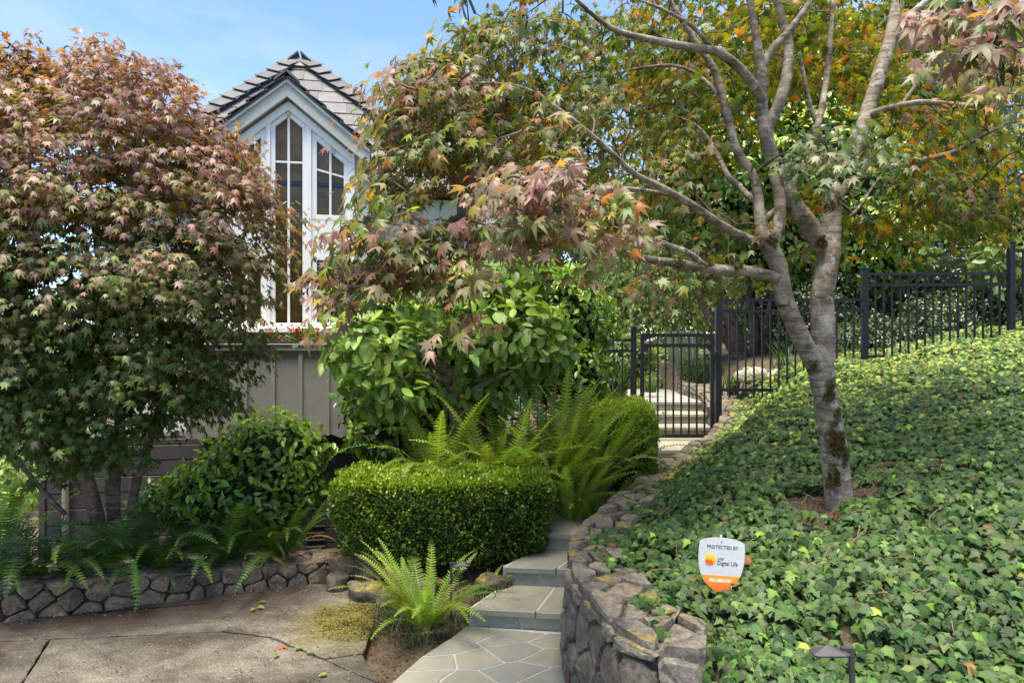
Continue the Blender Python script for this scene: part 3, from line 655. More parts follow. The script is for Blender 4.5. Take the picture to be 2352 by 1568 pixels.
# side lights, two tiers
zs1 = c4u(990, 1525)[1]; zs0 = zs1-.36
for s in (-1, 1):
    a = udr if s > 0 else ucl; b = uA+s*(W2-.06)
    prism_uz('spandrel', [(a, zs0), (b, zs0), (b, zs1), (a, zs1)], -.02, .028, M_WHITE, win, .002)
    up = [(a, zs1+.001), (b, zs1+.001), (b, zin(b)), (a, zin(a))]; up = up if s > 0 else up[::-1]
    inn = sash(up, .052, -.02, .03); glass(inn, -.005)
    um = (a+b)/2; rect_uz('muntin', um-.011, zs1+.05, um+.011, zin(um)-.06, .002, .024, M_WHITE, win, .002)
    za = zm-.06; zb_ = za-.05; prism_uz('muntin', [(a+s*.045, za-.01), (b-s*.045, zb_-.03), (b-s*.045, zb_-.01), (a+s*.045, za+.01)], .003, .022, M_WHITE, win, .002)
    dn = [(a, zb0+.02), (b, zb0+.02), (b, zs0-.001), (a, zs0-.001)]; dn = dn if s > 0 else dn[::-1]
    inn = sash(dn, .052, -.02, .03); glass(inn, -.005)
    rect_uz('muntin', um-.011, zb0+.06, um+.011, zs0-.05, .002, .024, M_WHITE, win, .002)
rect_uz('sill', uA-hw, zb0-.035, uA+hw, zb0+.019, -.02, .11, M_WHITE, win, .006)
rect_uz('apron', uA-hw, zPl-.2, uA+hw, zb0-.036, -.3, .03, M_TRIMG, house, 0)
# added tan panel behind the glass; its colour stands in for reflected trees
mb = MB(); mb.prism([(uA-W2+.05, .075, zb0-.02), (uA+W2-.05, .075, zb0-.02), (uA+W2-.05, .075, rake(oc-.02, uA+W2-.05)), (uA, .075, zA+oc-.02), (uA-W2+.05, .075, rake(oc-.02, uA-W2+.05))], (0, 1, 0), .02); rm = mb.build('reflection_panel', simple('tan_reflection', (.36, .24, .10), .9, .1, .35, 5), win)
# gable roof edge slates
roof = empty('roof'); roof.parent = house
for s in (-1, 1):
    e = uA+s*hw*1.03
    mb = MB(); a0 = loc(uA, .17, zA+.014); a1 = loc(e, .17, rake(.014, e)); b1 = loc(e, -1.6, rake(.014, e)); b0 = loc(uA, -1.6, zA+.014)
    mb.prism([a0, a1, b1, b0] if s > 0 else [a0, b0, b1, a1], (0, 0, 1), .022); mb.build('gable_roof', M_SLATE, roof)
    k = 0; t_ = .02
    while t_ < 1:
        ua, uz = uA+s*hw*1.05*t_, uA+s*hw*1.05*min(1, t_+.24); lift = .03
        mb = MB(); mb.prism([loc(ua, .19, rake(.036, ua)), loc(uz, .19, rake(.036+lift, uz)), loc(uz, -.12, rake(.036+lift, uz)), loc(ua, -.12, rake(.036, ua))] if s > 0 else
                            [loc(ua, -.12, rake(.036, ua)), loc(uz, -.12, rake(.036+lift, uz)), loc(uz, .19, rake(.036+lift, uz)), loc(ua, .19, rake(.036, ua))], (0, 0, 1), .012); mb.build('edge_slate', M_SLATE, roof); t_ += .2
    mb = MB(); mb.prism([loc(uA+s*.0, .20, zA+.075), loc(uA+s*.115, .20, zA+.075-.098), loc(uA+s*.115, -.2, zA+.075-.098), loc(uA+s*.0, -.2, zA+.075)][::s], (s*.4, 0, 1), .02); mb.build('ridge_slate', M_SLATE, roof)
# hip roof
PIT = R(50); ze = 3.36; d_e = -.05
def RP(x, y):            # px -> (u, w) on the hip face plane
    r = np.array([(x-512)/FPX, 1.0, -(y-341)/FPX]); U3 = np.array([HU[0], HU[1], 0]); V3 = np.array([-HV[0]*math.cos(PIT), -HV[1]*math.cos(PIT), math.sin(PIT)]); n_ = np.cross(U3, V3)
    o = np.array([*(HO+HV*d_e), ze-CAMZ]); D = (o@n_)/(r@n_); p = r*D-o; return np.array([p@U3, p@V3])
pk, hl, hr = RP(300, 61), RP(198, 122), RP(372, 113)
def at_w(a, b, w): t = (w-a[1])/(b[1]-a[1]); return a[0]+(b[0]-a[0])*t
cl, cr_ = at_w(pk, hl, 0), at_w(pk, hr, 0)
def r3(u, w, h=0.0): return Vector(loc(u, d_e-w*math.cos(PIT)+h*math.sin(PIT), ze+w*math.sin(PIT)+h*math.cos(PIT)))
mb = MB(); back = 3.2
A, B, P_ = r3(cl, 0), r3(cr_, 0), r3(pk[0], pk[1]); A2, B2, P2 = A+Vector((0, back, 0)), B+Vector((0, back, 0)), P_+Vector((0, back-1.5, 0))
mb.add([A, B, P_, A2, B2, P2], [(0,1,2), (1,4,5,2), (3,0,2,5), (4,3,5), (0,3,4,1)]); mb.build('roof_deck', M_SLATE, roof)
rows = 11; ex = pk[1]/rows; r = random.Random(9); tri = [np.array([cl, 0]), np.array([cr_, 0]), pk]
for k in range(rows):
    w0, w1 = k*ex, (k+1)*ex+.05; u = cl-r.random()*.3
    while u < cr_:
        wd = r.choice([.17, .2, .24, .3, .34]); po = [np.array(v_) for v_ in ((u+.0025, w0), (u+wd-.0025, w0), (u+wd-.0025, w1), (u+.0025, w1))]
        for i in range(3):
            a_, b_ = tri[i], tri[(i+1)%3]; d_ = b_-a_; po = clip(po, a_, np.array([d_[1], -d_[0]])/np.linalg.norm(d_)) if len(po) >= 3 else []
        if len(po) >= 3 and np.ptp(np.array(po)[:,0]) > .02:
            lift = r.uniform(.010, .015); mb = MB(); n_ = len(po); hh = lambda q_: .004+lift*max(0, 1-(q_[1]-w0)/(ex+.05))
            mb.add([r3(*q_, hh(q_)-.011) for q_ in po]+[r3(*q_, hh(q_)) for q_ in po], [tuple(range(n_-1,-1,-1)), tuple(range(n_, 2*n_))]+[(i, (i+1)%n_, n_+(i+1)%n_, n_+i) for i in range(n_)]); mb.build('slate', M_SLATE, roof)
        u += wd
for (c_, s) in ((cl, -1), (cr_, 1)):
    a_ = r3(pk[0], pk[1]); b_ = r3(c_, 0); Ld = (b_-a_).length; dr = (b_-a_).normalized(); nn = Vector((s*.15, -.72, .68)).normalized(); side = dr.cross(nn).normalized(); nn = side.cross(dr)
    if nn.z < 0: nn = -nn
    inn_ = side if side.dot(Vector((-s, -1, 0))) > 0 else -side; t_ = .02
    while t_ < Ld:
        for (off, w_, lf) in ((-.035, .2, 0),):
            c0 = a_+dr*t_+nn*(.024+lf)+inn_*(off-.0); c1 = a_+dr*(t_+.25)+nn*(.058+lf)+inn_*off; mb = MB()
            mb.add([c0-inn_*w_/2, c0+inn_*w_/2, c1+inn_*w_/2, c1-inn_*w_/2, c0-inn_*w_/2+nn*.013, c0+inn_*w_/2+nn*.013, c1+inn_*w_/2+nn*.013, c1-inn_*w_/2+nn*.013], [(0,1,2,3),(7,6,5,4),(0,4,5,1),(1,5,6,2),(2,6,7,3),(3,7,4,0)]); mb.build('hip_slate', M_SLATE, roof)
        t_ += .195
mb = MB(); p0 = r3(pk[0], pk[1], .05); mb.prism([p0+Vector((-.17, -.11, -.16)), p0+Vector((.17, -.11, -.16)), p0+Vector((.09, .0, -.02)), p0+Vector((-.09, .0, -.02))], (0, -.64, .77), .016); mb.build('ridge_slate', M_SLATE, roof)
for s in (-1, 1):
    mb = MB(); mb.prism([p0+Vector((s*.01, -.05, .05)), p0+Vector((s*.13, -.05, -.055)), p0+Vector((s*.13, .4, -.055)), p0+Vector((s*.01, .4, .05))][::s], (s*.6, 0, .8), .018); mb.build('ridge_slate', M_SLATE, roof)
# rear wing of the house seen through the maple
wing = empty('rear_wing'); wing.parent = house
wu0, wu1 = FP(366, 200, -1.5)[0], FP(500, 200, -1.5)[0]; wz = FP(430, 166, -1.5)[1]
rect_uz('wall', wu0, -.5, wu1+.4, wz, -4, -1.5, M_PALEW, wing, 0); u = wu0+.03
while u < wu1+.4: rect_uz('batten', u-.02, .5, u+.02, wz, -1.499, -1.475, M_PALEW, wing, .003); u += .3
mb = MB(); mb.prism([loc(wu0-.1, -1.3, wz), loc(wu1+.5, -1.3, wz), loc(wu1+.5, -2.6, wz+.5), loc(wu0-.1, -2.6, wz+.5)], (0, 0, 1), .04); mb.build('wing_roof', M_SLATE, wing)
tu0, tu1 = FP(447, 150, -2.2)[0], FP(520, 150, -2.2)[0]; tz = FP(470, 78, -2.2)[1]
rect_uz('chimney_wall', tu0, 1, tu1, tz, -3.2, -2.2, M_PALEW, wing, 0)
for k in range(4): rect_uz('batten', tu0+.01+k*.3, 1.5, tu0+.05+k*.3, tz, -2.199, -2.175, M_PALEW, wing, .003)
# ------------------------------------------------------------------ leaf templates
def T(V, F, mul=None):
    V = np.array(V, float); return (V, np.array(F, int), np.ones(len(V)) if mul is None else np.array(mul, float))
def maple_t(droop, lobes=7, curl=0.0, seed=0, lite=False):
    r = random.Random(seed); an = {7: [-118, -76, -38, 0, 38, 76, 118], 5: [-85, -42, 0, 42, 85]}[lobes]; ln = {7: [.40, .72, .93, 1, .93, .72, .40], 5: [.6, .9, 1, .9, .6]}[lobes]
    V = [(0, 0, 0)]; F = []; mul = [1.05]
    def P(a, r_): 
        a = R(a); x, y = math.sin(a)*r_, math.cos(a)*r_; return (x, y, -droop*r_*r_-curl*abs(x)*.5)
    an = [a+r.uniform(-7, 7) for a in an]; sin_ = [an[0]-26]+[(an[i]+an[i+1])/2 for i in range(lobes-1)]+[an[-1]+26]
    sidx = []
    for i, a in enumerate(sin_):
        rr = .13 if i in (0, lobes) else (.47 if lite else .40)*min(ln[i-1], ln[i])+.04; sidx.append(len(V)); V.append(P(a, rr)); mul.append(1)
    for i in range(lobes):
        l = ln[i]*r.uniform(.82, 1.1); w = 13.5 if lobes == 7 else 15; a = an[i]; k = len(V)
        V += [P(a-w, l*.56), P(a, l), P(a+w, l*.56)]; mul += [1, .85, 1]
        if lite: V = V[:-3]+[P(a, l)]; mul = mul[:-3]+[.85]; F += [(0, sidx[i], k), (0, k, sidx[i+1])]; continue
        V[-2] = (V[-2][0], V[-2][1], V[-2][2]-.07*droop*3)
        F += [(0, sidx[i], k), (0, k, k+2), (k, k+1, k+2), (0, k+2, sidx[i+1])]
    F = [(a, c, b) for a, b, c in F]; return T(V, F, mul)
MAPLE = [maple_t(.28, 7, .1, 1), maple_t(.55, 7, .3, 2), maple_t(.4, 7, .55, 3), maple_t(.15, 7, .0, 4), maple_t(.75, 7, .2, 11), maple_t(.35, 7, .9, 12), maple_t(.5, 5, .3, 13)]
MAPLEF = [maple_t(.3, 5, .1, 5), maple_t(.55, 5, .3, 6)]
MAPLEL = [maple_t(d_, 7, c_, i_+20, True) for i_, (d_, c_) in enumerate([(.28, .1), (.55, .3), (.4, .6), (.15, 0), (.75, .2), (.35, .9)])]
def oval_t(w=.26, fold=.12, bend=.15, n=4):
    V = [(0, 0, 0)]; mul = [1.15]; F = []
    for i in range(1, n+1):
        y = i/(n+.6); ww = w*math.sin(math.pi*(y**.85))**.8; z = -bend*y*y; V += [(-ww, y, z+fold*ww*2), (0, y, z), (ww, y, z+fold*ww*2)]; mul += [1, 1.2, 1]
    V.append((0, 1, -bend)); mul.append(1); e = len(V)-1
    F += [(0, 2, 1), (0, 3, 2)]
    for i in range(n-1):
        a = 1+3*i; b = a+3; F += [(a, a+1, b), (a+1, b+1, b), (a+1, a+2, b+1), (a+2, b+2, b+1)]
    a = 1+3*(n-1); F += [(a, a+1, e), (a+1, a+2, e)]; return T(V, F, mul)
OVAL = [oval_t(.25, .16, .12, 3), oval_t(.28, .3, .25, 3), oval_t(.24, .08, .35, 3)]
MAGT = [oval_t(.27, .12, .12, 4), oval_t(.25, .25, .3, 4), oval_t(.29, .05, .0, 4)]
def quad_t(w): return T([(0, 0, 0), (-w, .5, .06), (0, 1, 0), (w, .5, .06)], [(0, 2, 1), (0, 3, 2)])
BOXL = [quad_t(.33), quad_t(.28)]
def ivy_t(seed):
    r = random.Random(seed); pts = [(-28, .12), (-125, .36), (-95, .36), (-72, .60), (-42, .46), (-20, .62), (0, 1.0), (20, .62), (42, .46), (72, .60), (95, .36), (125, .36)]
    pts = pts[1:]; V = [(0, 0, 0)]; mul = [1.6]
    for a, l in pts:
        l *= r.uniform(.92, 1.08); a = R(a+r.uniform(-4, 4)); V.append((math.sin(a)*l, math.cos(a)*l, .10*l*(1 if l < .55 else -.9)-.05)); mul.append(1.12 if l < .5 else .92)
    n_ = len(pts); F = [(0, i+2, i+1) for i in range(n_-1)]+[(0, 1, n_)]; return T(V, F, mul)
IVY = [ivy_t(i) for i in range(4)]
def pal(cols, n, jit=.18, w=None):
    c = np.array(cols); i = RNG.choice(len(c), n, p=None if w is None else np.array(w)/sum(w)); out = c[i]*(1+RNG.normal(0, jit, (n, 1)))*(1+RNG.normal(0, jit*.35, (n, 3))); return np.clip(out, .004, .9)
def rdir(n): return nrm(RNG.normal(0, 1, (n, 3)))
UP = np.array([0, 0, 1.0])
# ------------------------------------------------------------------ trees
def tube_obj(name, P, mat, parent, inv, sub=5, k=10, rough=.04):
    C = catmull([(*p[:3], p[3]) for p in P], sub); mb = MB(); mb.tube([c[:3] for c in C], [max(.0015, c[3]) for c in C], k, rough); o = mb.build(name, mat, parent, True); o.matrix_parent_inverse = inv; return o, C
def limb(pl, dflt=None):                 # photo points (x,y,width,depth) -> world with radius
    out = []; D = None; 
    for p in pl:
        if len(p) > 3: D = p[3]
        out.append((*px(p[0], p[1], D), pxw(p[2], D)/2*.95))
    return out
def twigs(name, targets, skel, parent, inv, mat, r0=.004, sag=.02):
    nodes = [np.array(s[:3]) for s in skel]; A = np.array(nodes); mb = MB()
    d = np.array([np.min(np.linalg.norm(A-t, axis=1)) for t in targets]); 
    for i in np.argsort(d):
        t = np.array(targets[i]); dd = np.linalg.norm(A-t, axis=1); j = np.argmin(dd+.6*np.maximum(0, A[:,2]-t[2])); s = A[j]; l = np.linalg.norm(t-s)
        if l < .02 or l > .75: continue
        m1 = s+(t-s)*.35+UP*(.12*l)+RNG.normal(0, .05*l, 3); m2 = s+(t-s)*.7+UP*(.12*l)+RNG.normal(0, .05*l, 3); C = catmull([s, m1, m2, t], 3)
        rr = r0*(1+1.2*min(l, 1)); mb.tube(C, np.linspace(rr*1.5, rr*.5, len(C)), 4, .1, False); A = np.vstack([A, C[4], C[8], t])
    o = mb.build(name, mat, parent, True); o['kind'] = 'stuff'; o.matrix_parent_inverse = inv; return o
def maple_clusters(C, out, size, nl, ls):
    """clusters of drooping palmate leaves; C centres, out outward dirs, size radius, nl leaves each"""
    n = len(C); k = np.repeat(np.arange(n), nl); N_ = len(k); a = RNG.uniform(0, 2*np.pi, N_); r = np.sqrt(RNG.uniform(0, 1, N_))
    axis = nrm(UP*.95+out*.45+RNG.normal(0, .12, (n, 3))); t1 = nrm(np.cross(axis, rdir(n))); t2 = np.cross(axis, t1)
    rad = t1[k]*np.cos(a)[:, None]+t2[k]*np.sin(a)[:, None]; sz = size[k][:, None]
    P = C[k]+rad*r[:, None]*sz+out[k]*sz*.25*RNG.uniform(-.5, 1, (N_, 1)); P[:, 2] -= (r**2)*size[k]*.35; P += RNG.normal(0, .02, (N_, 3))
    tip = rad*.55+out[k]*.55-UP*RNG.uniform(.1, .95, (N_, 1))+RNG.normal(0, .28, (N_, 3)); nor = UP*.75+out[k]*.8+rad*.25+RNG.normal(0, .28, (N_, 3))
    return frames(tip, nor), P, ls*RNG.uniform(.5, 1.3, N_), k
def tree_thing(name, base, label, cat, group=None):
    t = empty(name, base); tag(t, label, cat, group); return t, Matrix.Translation(-Vector(base))
def set_inv(parent, inv, before):
    for o in parent.children:
        if o not in before: o.matrix_parent_inverse = inv
MAUVE = [(.24, .138, .125), (.28, .165, .15), (.22, .145, .115), (.26, .165, .125), (.19, .105, .095), (.22, .115, .09)]
OLIVE = [(.20, .20, .085), (.24, .215, .11), (.16, .17, .06), (.27, .22, .13), (.13, .15, .05)]
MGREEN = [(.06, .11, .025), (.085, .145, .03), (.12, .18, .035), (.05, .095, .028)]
GOLD = [(.33, .28, .03), (.34, .21, .03), (.27, .29, .04), (.33, .14, .03), (.24, .27, .03), (.2, .25, .03), (.2, .25, .03)]
PINK = [(.27, .165, .145), (.25, .18, .125), (.29, .195, .16), (.20, .165, .09), (.25, .14, .12)]
# ---- left maple
b0 = px(205, 1190, 5.0); lm, inv = tree_thing('maple_tree', tuple(b0), 'bushy left maple covered in mauve brown leaves before the house', 'tree')
sk = []
for nm, pl in (('trunk', [(225,1200,34,4.95),(205,1120,34),(180,1060,32),(150,1000,26,4.9),(110,900,20),(60,750,14),(20,600,9)]), ('trunk', [(262,1190,30,5.15),(258,1120,34),(268,1040,30),(275,960,24,5.0),(250,820,18),(230,650,13),(210,450,8),(200,250,5)]),
               ('trunk', [(300,1180,22,5.25),(312,1110,22),(335,1040,20),(360,960,16,5.1),(400,820,13),(440,640,10),(470,450,6)]), ('branch', [(205,1130,18,4.95),(160,1090,18),(100,1040,16),(50,960,13,4.7),(10,880,9)]),
               ('branch', [(150,1180,12,4.8),(120,1150,12),(60,1080,11),(20,1030,9),(-40,980,7)]), ('branch', [(275,960,18,5.0),(340,850,14,4.8),(430,760,10),(520,690,7)]), ('branch', [(150,1000,16,4.9),(200,850,12,4.6),(270,700,9),(330,520,6)]), ('branch', [(20,600,8,4.9),(60,430,6),(80,280,5),(70,120,3)])):
    o, C = tube_obj(nm, limb(pl), M_BARKR, lm, inv, 4, 9); sk += C
cen = px(110, 590, 4.75); rad = np.array([pxw(545, 4.75), 1.02, pxw(490, 4.75)])
n = 2500; d = rdir(n*3); d = d[(d[:,1] < .45)][:n]; n = len(d); lump = 1+.05*np.sin(d[:,0]*7+1)*np.sin(d[:,2]*6)+.045*np.sin(d[:,0]*13+d[:,2]*11); rr = np.where(RNG.random(n) < .2, RNG.uniform(.25, .7, n), RNG.uniform(.30, 1, n)**.42)*lump
C = cen+d*rad*rr[:, None]; out = nrm(d/rad*np.array([1, 1, .45]))
keep = (C[:,2] > 1.0+.25*np.sin(C[:,0]*5)); C = C[keep]; out = out[keep]; d = d[keep]; rr = rr[keep]; n = len(C)
M_, P, s, k = maple_clusters(C, out, RNG.uniform(.09, .20, n), 20, .050)
# sprigs along the top outline
sx = [(75,70),(20,120),(130,110),(205,120),(255,135),(300,165),(355,190),(420,175),(430,215),(470,270),(540,275),(590,310),(620,380)]
for (x, y) in sx:
    q_ = px(x, y, 4.7); m = 26; t = RNG.uniform(0, .34, m); Pp = q_+np.stack([RNG.normal(0, .035, m)+t*.1, RNG.normal(0, .05, m), -t], 1)
    o2 = nrm(np.stack([RNG.normal(0, 1, m), RNG.normal(0, 1, m)-.3, np.zeros(m)], 1)); Mm = frames(o2-UP*.9, UP+o2*.6); M_ = np.concatenate([M_, Mm]); P = np.concatenate([P, Pp]); s = np.concatenate([s, .05*RNG.uniform(.7, 1.1, m)]); k = np.concatenate([k, np.full(m, 0)])
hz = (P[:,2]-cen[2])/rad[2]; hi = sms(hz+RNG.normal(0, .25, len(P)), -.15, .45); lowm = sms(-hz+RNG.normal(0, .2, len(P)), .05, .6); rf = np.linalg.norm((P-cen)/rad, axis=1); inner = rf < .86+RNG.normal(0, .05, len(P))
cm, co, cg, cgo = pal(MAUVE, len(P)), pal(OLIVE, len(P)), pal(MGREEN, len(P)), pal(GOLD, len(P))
u_ = RNG.random(len(P)); cols = np.where((u_ < hi)[:, None], cm, co); cols = np.where((RNG.random(len(P)) < lowm*.95)[:, None], cg, cols); cols = np.where((inner & (RNG.random(len(P)) < .42))[:, None], np.where((hz > .1)[:, None], cgo, cg), cols)  # leaf hue varies by height; extra dark green low down paints in crown shade
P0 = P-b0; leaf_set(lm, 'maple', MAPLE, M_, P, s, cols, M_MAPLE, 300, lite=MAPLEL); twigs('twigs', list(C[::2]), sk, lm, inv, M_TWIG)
for o in lm.children: o.matrix_parent_inverse = inv
# ---- big maple on the bank
b0 = px(1932, 1180, 3.9); bmz = tree_thing('maple_tree', tuple(b0), 'pale barked maple with forked mossy trunk rising from the ivy bank', 'tree'); bt, inv = bmz; sk = []
LIM = [('trunk', [(1936,1215,78,3.9),(1930,1165,68),(1922,1100,63),(1912,1000,60),(1898,920,57),(1887,855,59),(1889,800,57),(1890,750,56),(1888,680,54,3.92),(1899,615,52,3.95),(1907,560,50,3.97),(1910,500,44,4.0),(1914,455,43,4.0),(1936,418,38,4.05),(1962,350,36,4.1),(1988,270,34,4.15),(2015,185,32,4.2),(2043,95,30,4.25),(2058,20,27,4.3),(2075,-100,22),(2100,-260,14)]),
 ('branch', [(2043,100,22,4.25),(2080,45,20),(2125,5,17),(2180,-60,14),(2260,-160,10)]),
 ('branch', [(1884,868,46,3.9),(1868,828,46,3.88),(1845,785,45,3.85),(1815,720,44,3.82),(1800,680,44,3.8),(1788,610,43,3.78),(1770,570,42,3.77),(1755,545,36,3.76),(1745,500,28,3.78),(1742,455,24,3.8),(1728,400,23,3.8),(1695,350,22),(1680,300,20),(1662,230,20),(1640,160,18),(1608,110,15),(1550,20,12),(1500,-80,10)]),
 ('branch', [(1768,572,34,3.78),(1784,525,31,3.82),(1792,465,29,3.87),(1780,405,26,3.9),(1775,350,25,3.95),(1764,300,27,4),(1790,235,28,4),(1808,170,26,4.05),(1812,110,24,4.1),(1795,40,20),(1770,-60,16),(1750,-200,10)]),
 ('branch', [(1900,585,40,3.98),(1862,522,46,3.93),(1818,462,44,3.9),(1800,410,41),(1776,370,36),(1758,310,30,3.85),(1750,240,28),(1748,160,26,3.8),(1738,90,20),(1722,0,16),(1700,-110,12)]),
 ('branch', [(1748,155,22,3.8),(1775,112,19),(1812,70,18),(1850,20,15),(1890,-50,11)]),
 ('branch', [(1752,228,26,3.83),(1720,180,24,3.75),(1680,140,23,3.65),(1640,116,22,3.6),(1580,108,20,3.5),(1500,92,17,3.4),(1430,75,15,3.3),(1380,48,12),(1330,5,9,3.1),(1260,-60,6)]),
 ('branch', [(1750,562,25,3.76),(1690,535,23,3.65),(1640,505,21,3.55),(1590,470,19,3.45),(1530,435,17,3.35),(1460,400,15,3.25),(1410,355,13,3.15),(1360,310,11,3.05),(1290,255,9,2.95),(1200,200,7,2.9),(1080,190,5,2.85),(960,200,4,2.8)]),
 ('branch', [(1560,452,11,3.4),(1500,440,10),(1430,432,9,3.1),(1350,440,8),(1250,465,6,2.6),(1120,480,5)]),
 ('branch', [(1785,637,28,3.77),(1720,622,27,3.7),(1650,619,27,3.6),(1600,610,25,3.5),(1540,602,21,3.4),(1480,593,18,3.25),(1420,576,14,3.1),(1340,562,11,2.95),(1240,550,9,2.8),(1100,568,8,2.7),(950,600,6,2.6),(800,640,4,2.5)]),
 ('branch', [(1618,610,16,3.52),(1582,580,14,3.45),(1530,560,12),(1480,535,10,3.2),(1410,510,8,3.0),(1300,500,6,2.7)]),
 ('branch', [(1938,425,24,4.05),(1990,402,18,3.95),(2050,382,15,3.85),(2120,366,13),(2200,345,11),(2290,295,8,3.6),(2380,280,6)]),
 ('branch', [(2000,262,20,4.13),(2050,245,15,4.0),(2120,234,13,3.9),(2200,240,12),(2290,245,10,3.7),(2380,235,8)]),
 ('branch', [(2070,242,9,3.98),(2100,200,8),(2130,165,7),(2190,130,5)]),
 ('branch', [(1800,440,24,3.9),(1835,400,19,4.05),(1862,340,17,4.2),(1880,280,16),(1895,200,15,4.4),(1905,110,13),(1915,0,10)]), ('branch', [(1880,290,12,4.25),(1865,255,11),(1850,190,10),(1835,120,8)]),
 ('branch', [(1742,470,14,3.8),(1700,430,15,3.95),(1670,400,14),(1640,340,12,4.2),(1600,290,9),(1560,270,6)]), ('branch', [(1745,520,15,3.78),(1770,490,14,3.85),(1800,470,12,3.95)]),
 ('branch', [(1845,540,16,3.95),(1900,520,9,4.2),(1960,490,8,4.4),(2010,420,7,4.5)]), ('branch', [(1660,225,12,3.8),(1600,170,9,3.9),(1540,150,8),(1450,160,6,4.1),(1380,180,4)]), ('branch', [(1290,255,7,2.95),(1200,300,6,2.85),(1100,330,5,2.75),(980,360,4,2.65)]), ('branch', [(1640,118,12,3.6),(1590,60,10,3.5),(1520,20,8),(1440,-10,6)])]
for nm, pl in LIM:
    o, C = tube_obj(nm, limb(pl), M_BARK, bt, inv, 5, 12 if nm == 'trunk' else 9, .035); sk += C
# leaf regions: centre, radii (photo px), depth range, clusters, leaf scale, palette weights (mauve, olive, green, gold, pink)
REG = [(970,190,95,60,2.7,3.6,44,.048,(2,5,2,1.5,0.6)), (980,310,110,80,2.6,3.6,60,.048,(1.5,5,3,1.8,0.5)), (890,250,45,70,2.7,3.2,9,.050,(1.5,4,1,2.4,1)), (1110,130,110,100,2.8,4.2,60,.049,(1,3,4,2.8,0.4)),
 (890,420,85,60,2.5,3.2,20,.050,(1.5,4,3,1.8,0.8)), (870,545,100,50,2.4,3.0,15,.050,(1.5,3.5,3,1.2,1)), (770,640,55,50,2.4,2.8,11,.050,(1,2.5,2,0.8,3)), (900,630,110,40,2.4,3.1,15,.050,(1.5,4,4,0.8,1)), (1040,540,120,50,2.4,3.1,18,.050,(1.5,4,3,1.4,1)), (1030,640,90,30,2.3,2.9,9,.050,(1.5,4,2,0.8,1)), (1060,745,40,12,2.4,2.6,2,.050,(1,3,1,0.3,2)),(760,730,25,15,2.35,2.6,2,.050,(1,2,1,0.3,4)),
 (1230,405,120,30,2.2,2.6,13,.054,(2.5,2,0.5,0.6,5)), (1190,460,110,36,2.2,2.7,10,.053,(2,3,1,0.6,3)), (1350,450,110,40,2.3,2.8,12,.052,(2,3,1,0.8,3)), (1260,530,100,28,2.3,2.7,9,.053,(2,2,1,0.4,4)), (1420,530,55,32,2.4,2.9,6,.052,(1,2,1,1.5,4)), (1345,620,12,8,2.4,2.6,1,.052,(1,2,1,0.3,3)),
 (1120,320,170,110,2.8,4.2,88,.049,(1,4,3,2.5,0.4)), (1220,180,200,150,3.2,5.0,134,.050,(0.5,2.4,6.5,1.5,0.3)), (1420,150,220,170,3.9,6.3,93,.055,(0.3,2.4,5.5,2,0.3)), (1400,330,230,140,3.6,6.3,90,.055,(0.5,2.4,5,2,0.4)), (1650,90,260,120,4.3,6.5,114,.055,(0.3,2.4,6.5,1.5,0.2)), (1600,260,180,130,4.3,6.3,40,.055,(0.3,2.4,5.5,2,0.2)), (1860,100,220,130,4.5,6.6,69,.055,(0.3,2,6,1.8,0.2)), (2100,110,230,150,4.4,6.4,79,.055,(0.4,2.4,5,2.1,0.4)),
 (1900,320,120,60,3.3,3.8,8,.057,(0.2,1.6,7,0.14,0)), (1960,350,120,30,3.3,3.7,6,.057,(0.2,1.6,7,0.14,0)), (2200,330,170,110,3.5,5.6,62,.055,(0.5,2,5,2.4,0.3)), (2230,470,150,70,3.7,5.2,40,.056,(0.3,2.4,6.5,1.5,0.3)), (2280,150,110,80,2.6,4.0,24,.056,(1.5,1.4,3,3,1)), (2250,30,80,30,1.9,2.1,7,.056,(4,0.5,0.2,0,3)), (2330,90,60,60,1.9,2.3,6,.056,(3,1,0.5,0.5,3)), (2050,520,90,40,4.2,5.0,10,.055,(0.3,2.4,5.5,1.5,0.3)),
 (1590,520,110,60,3.7,4.8,14,.055,(0.1,1.8,6,1.1,0.3)), (1640,640,80,40,3.9,4.6,9,.054,(0.1,2,5,1,0.3)), (1500,640,60,40,3.2,3.8,7,.052,(0.3,2.4,3.5,1.5,2)), (1530,470,60,40,4.0,5.0,7,.054,(0.2,2,3,2.8,0.3)), (1850,600,60,30,4.2,4.8,3,.054,(0.2,2,4,0.7,0)), (1880,460,90,40,4.4,5.2,7,.054,(0.2,2,3,2.8,0)),
 (1500,-180,500,150,3.2,6.0,84,.058,(0.5,3,5,1.4,0.3)), (2000,-200,400,150,3.2,6.0,66,.058,(0.5,3,5,1.4,0.3)), (1150,-90,150,100,3.0,4.8,22,.057,(0.6,2,4,3,0.3)), (2550,150,180,250,2.6,5.0,36,.057,(0.6,2,4,3,0.6))]
allP, allM, allS, allC, cent = [], [], [], [], []; PALS = [MAUVE, OLIVE, MGREEN, GOLD, PINK]; trunkc = px(1880, 300, 4.1)
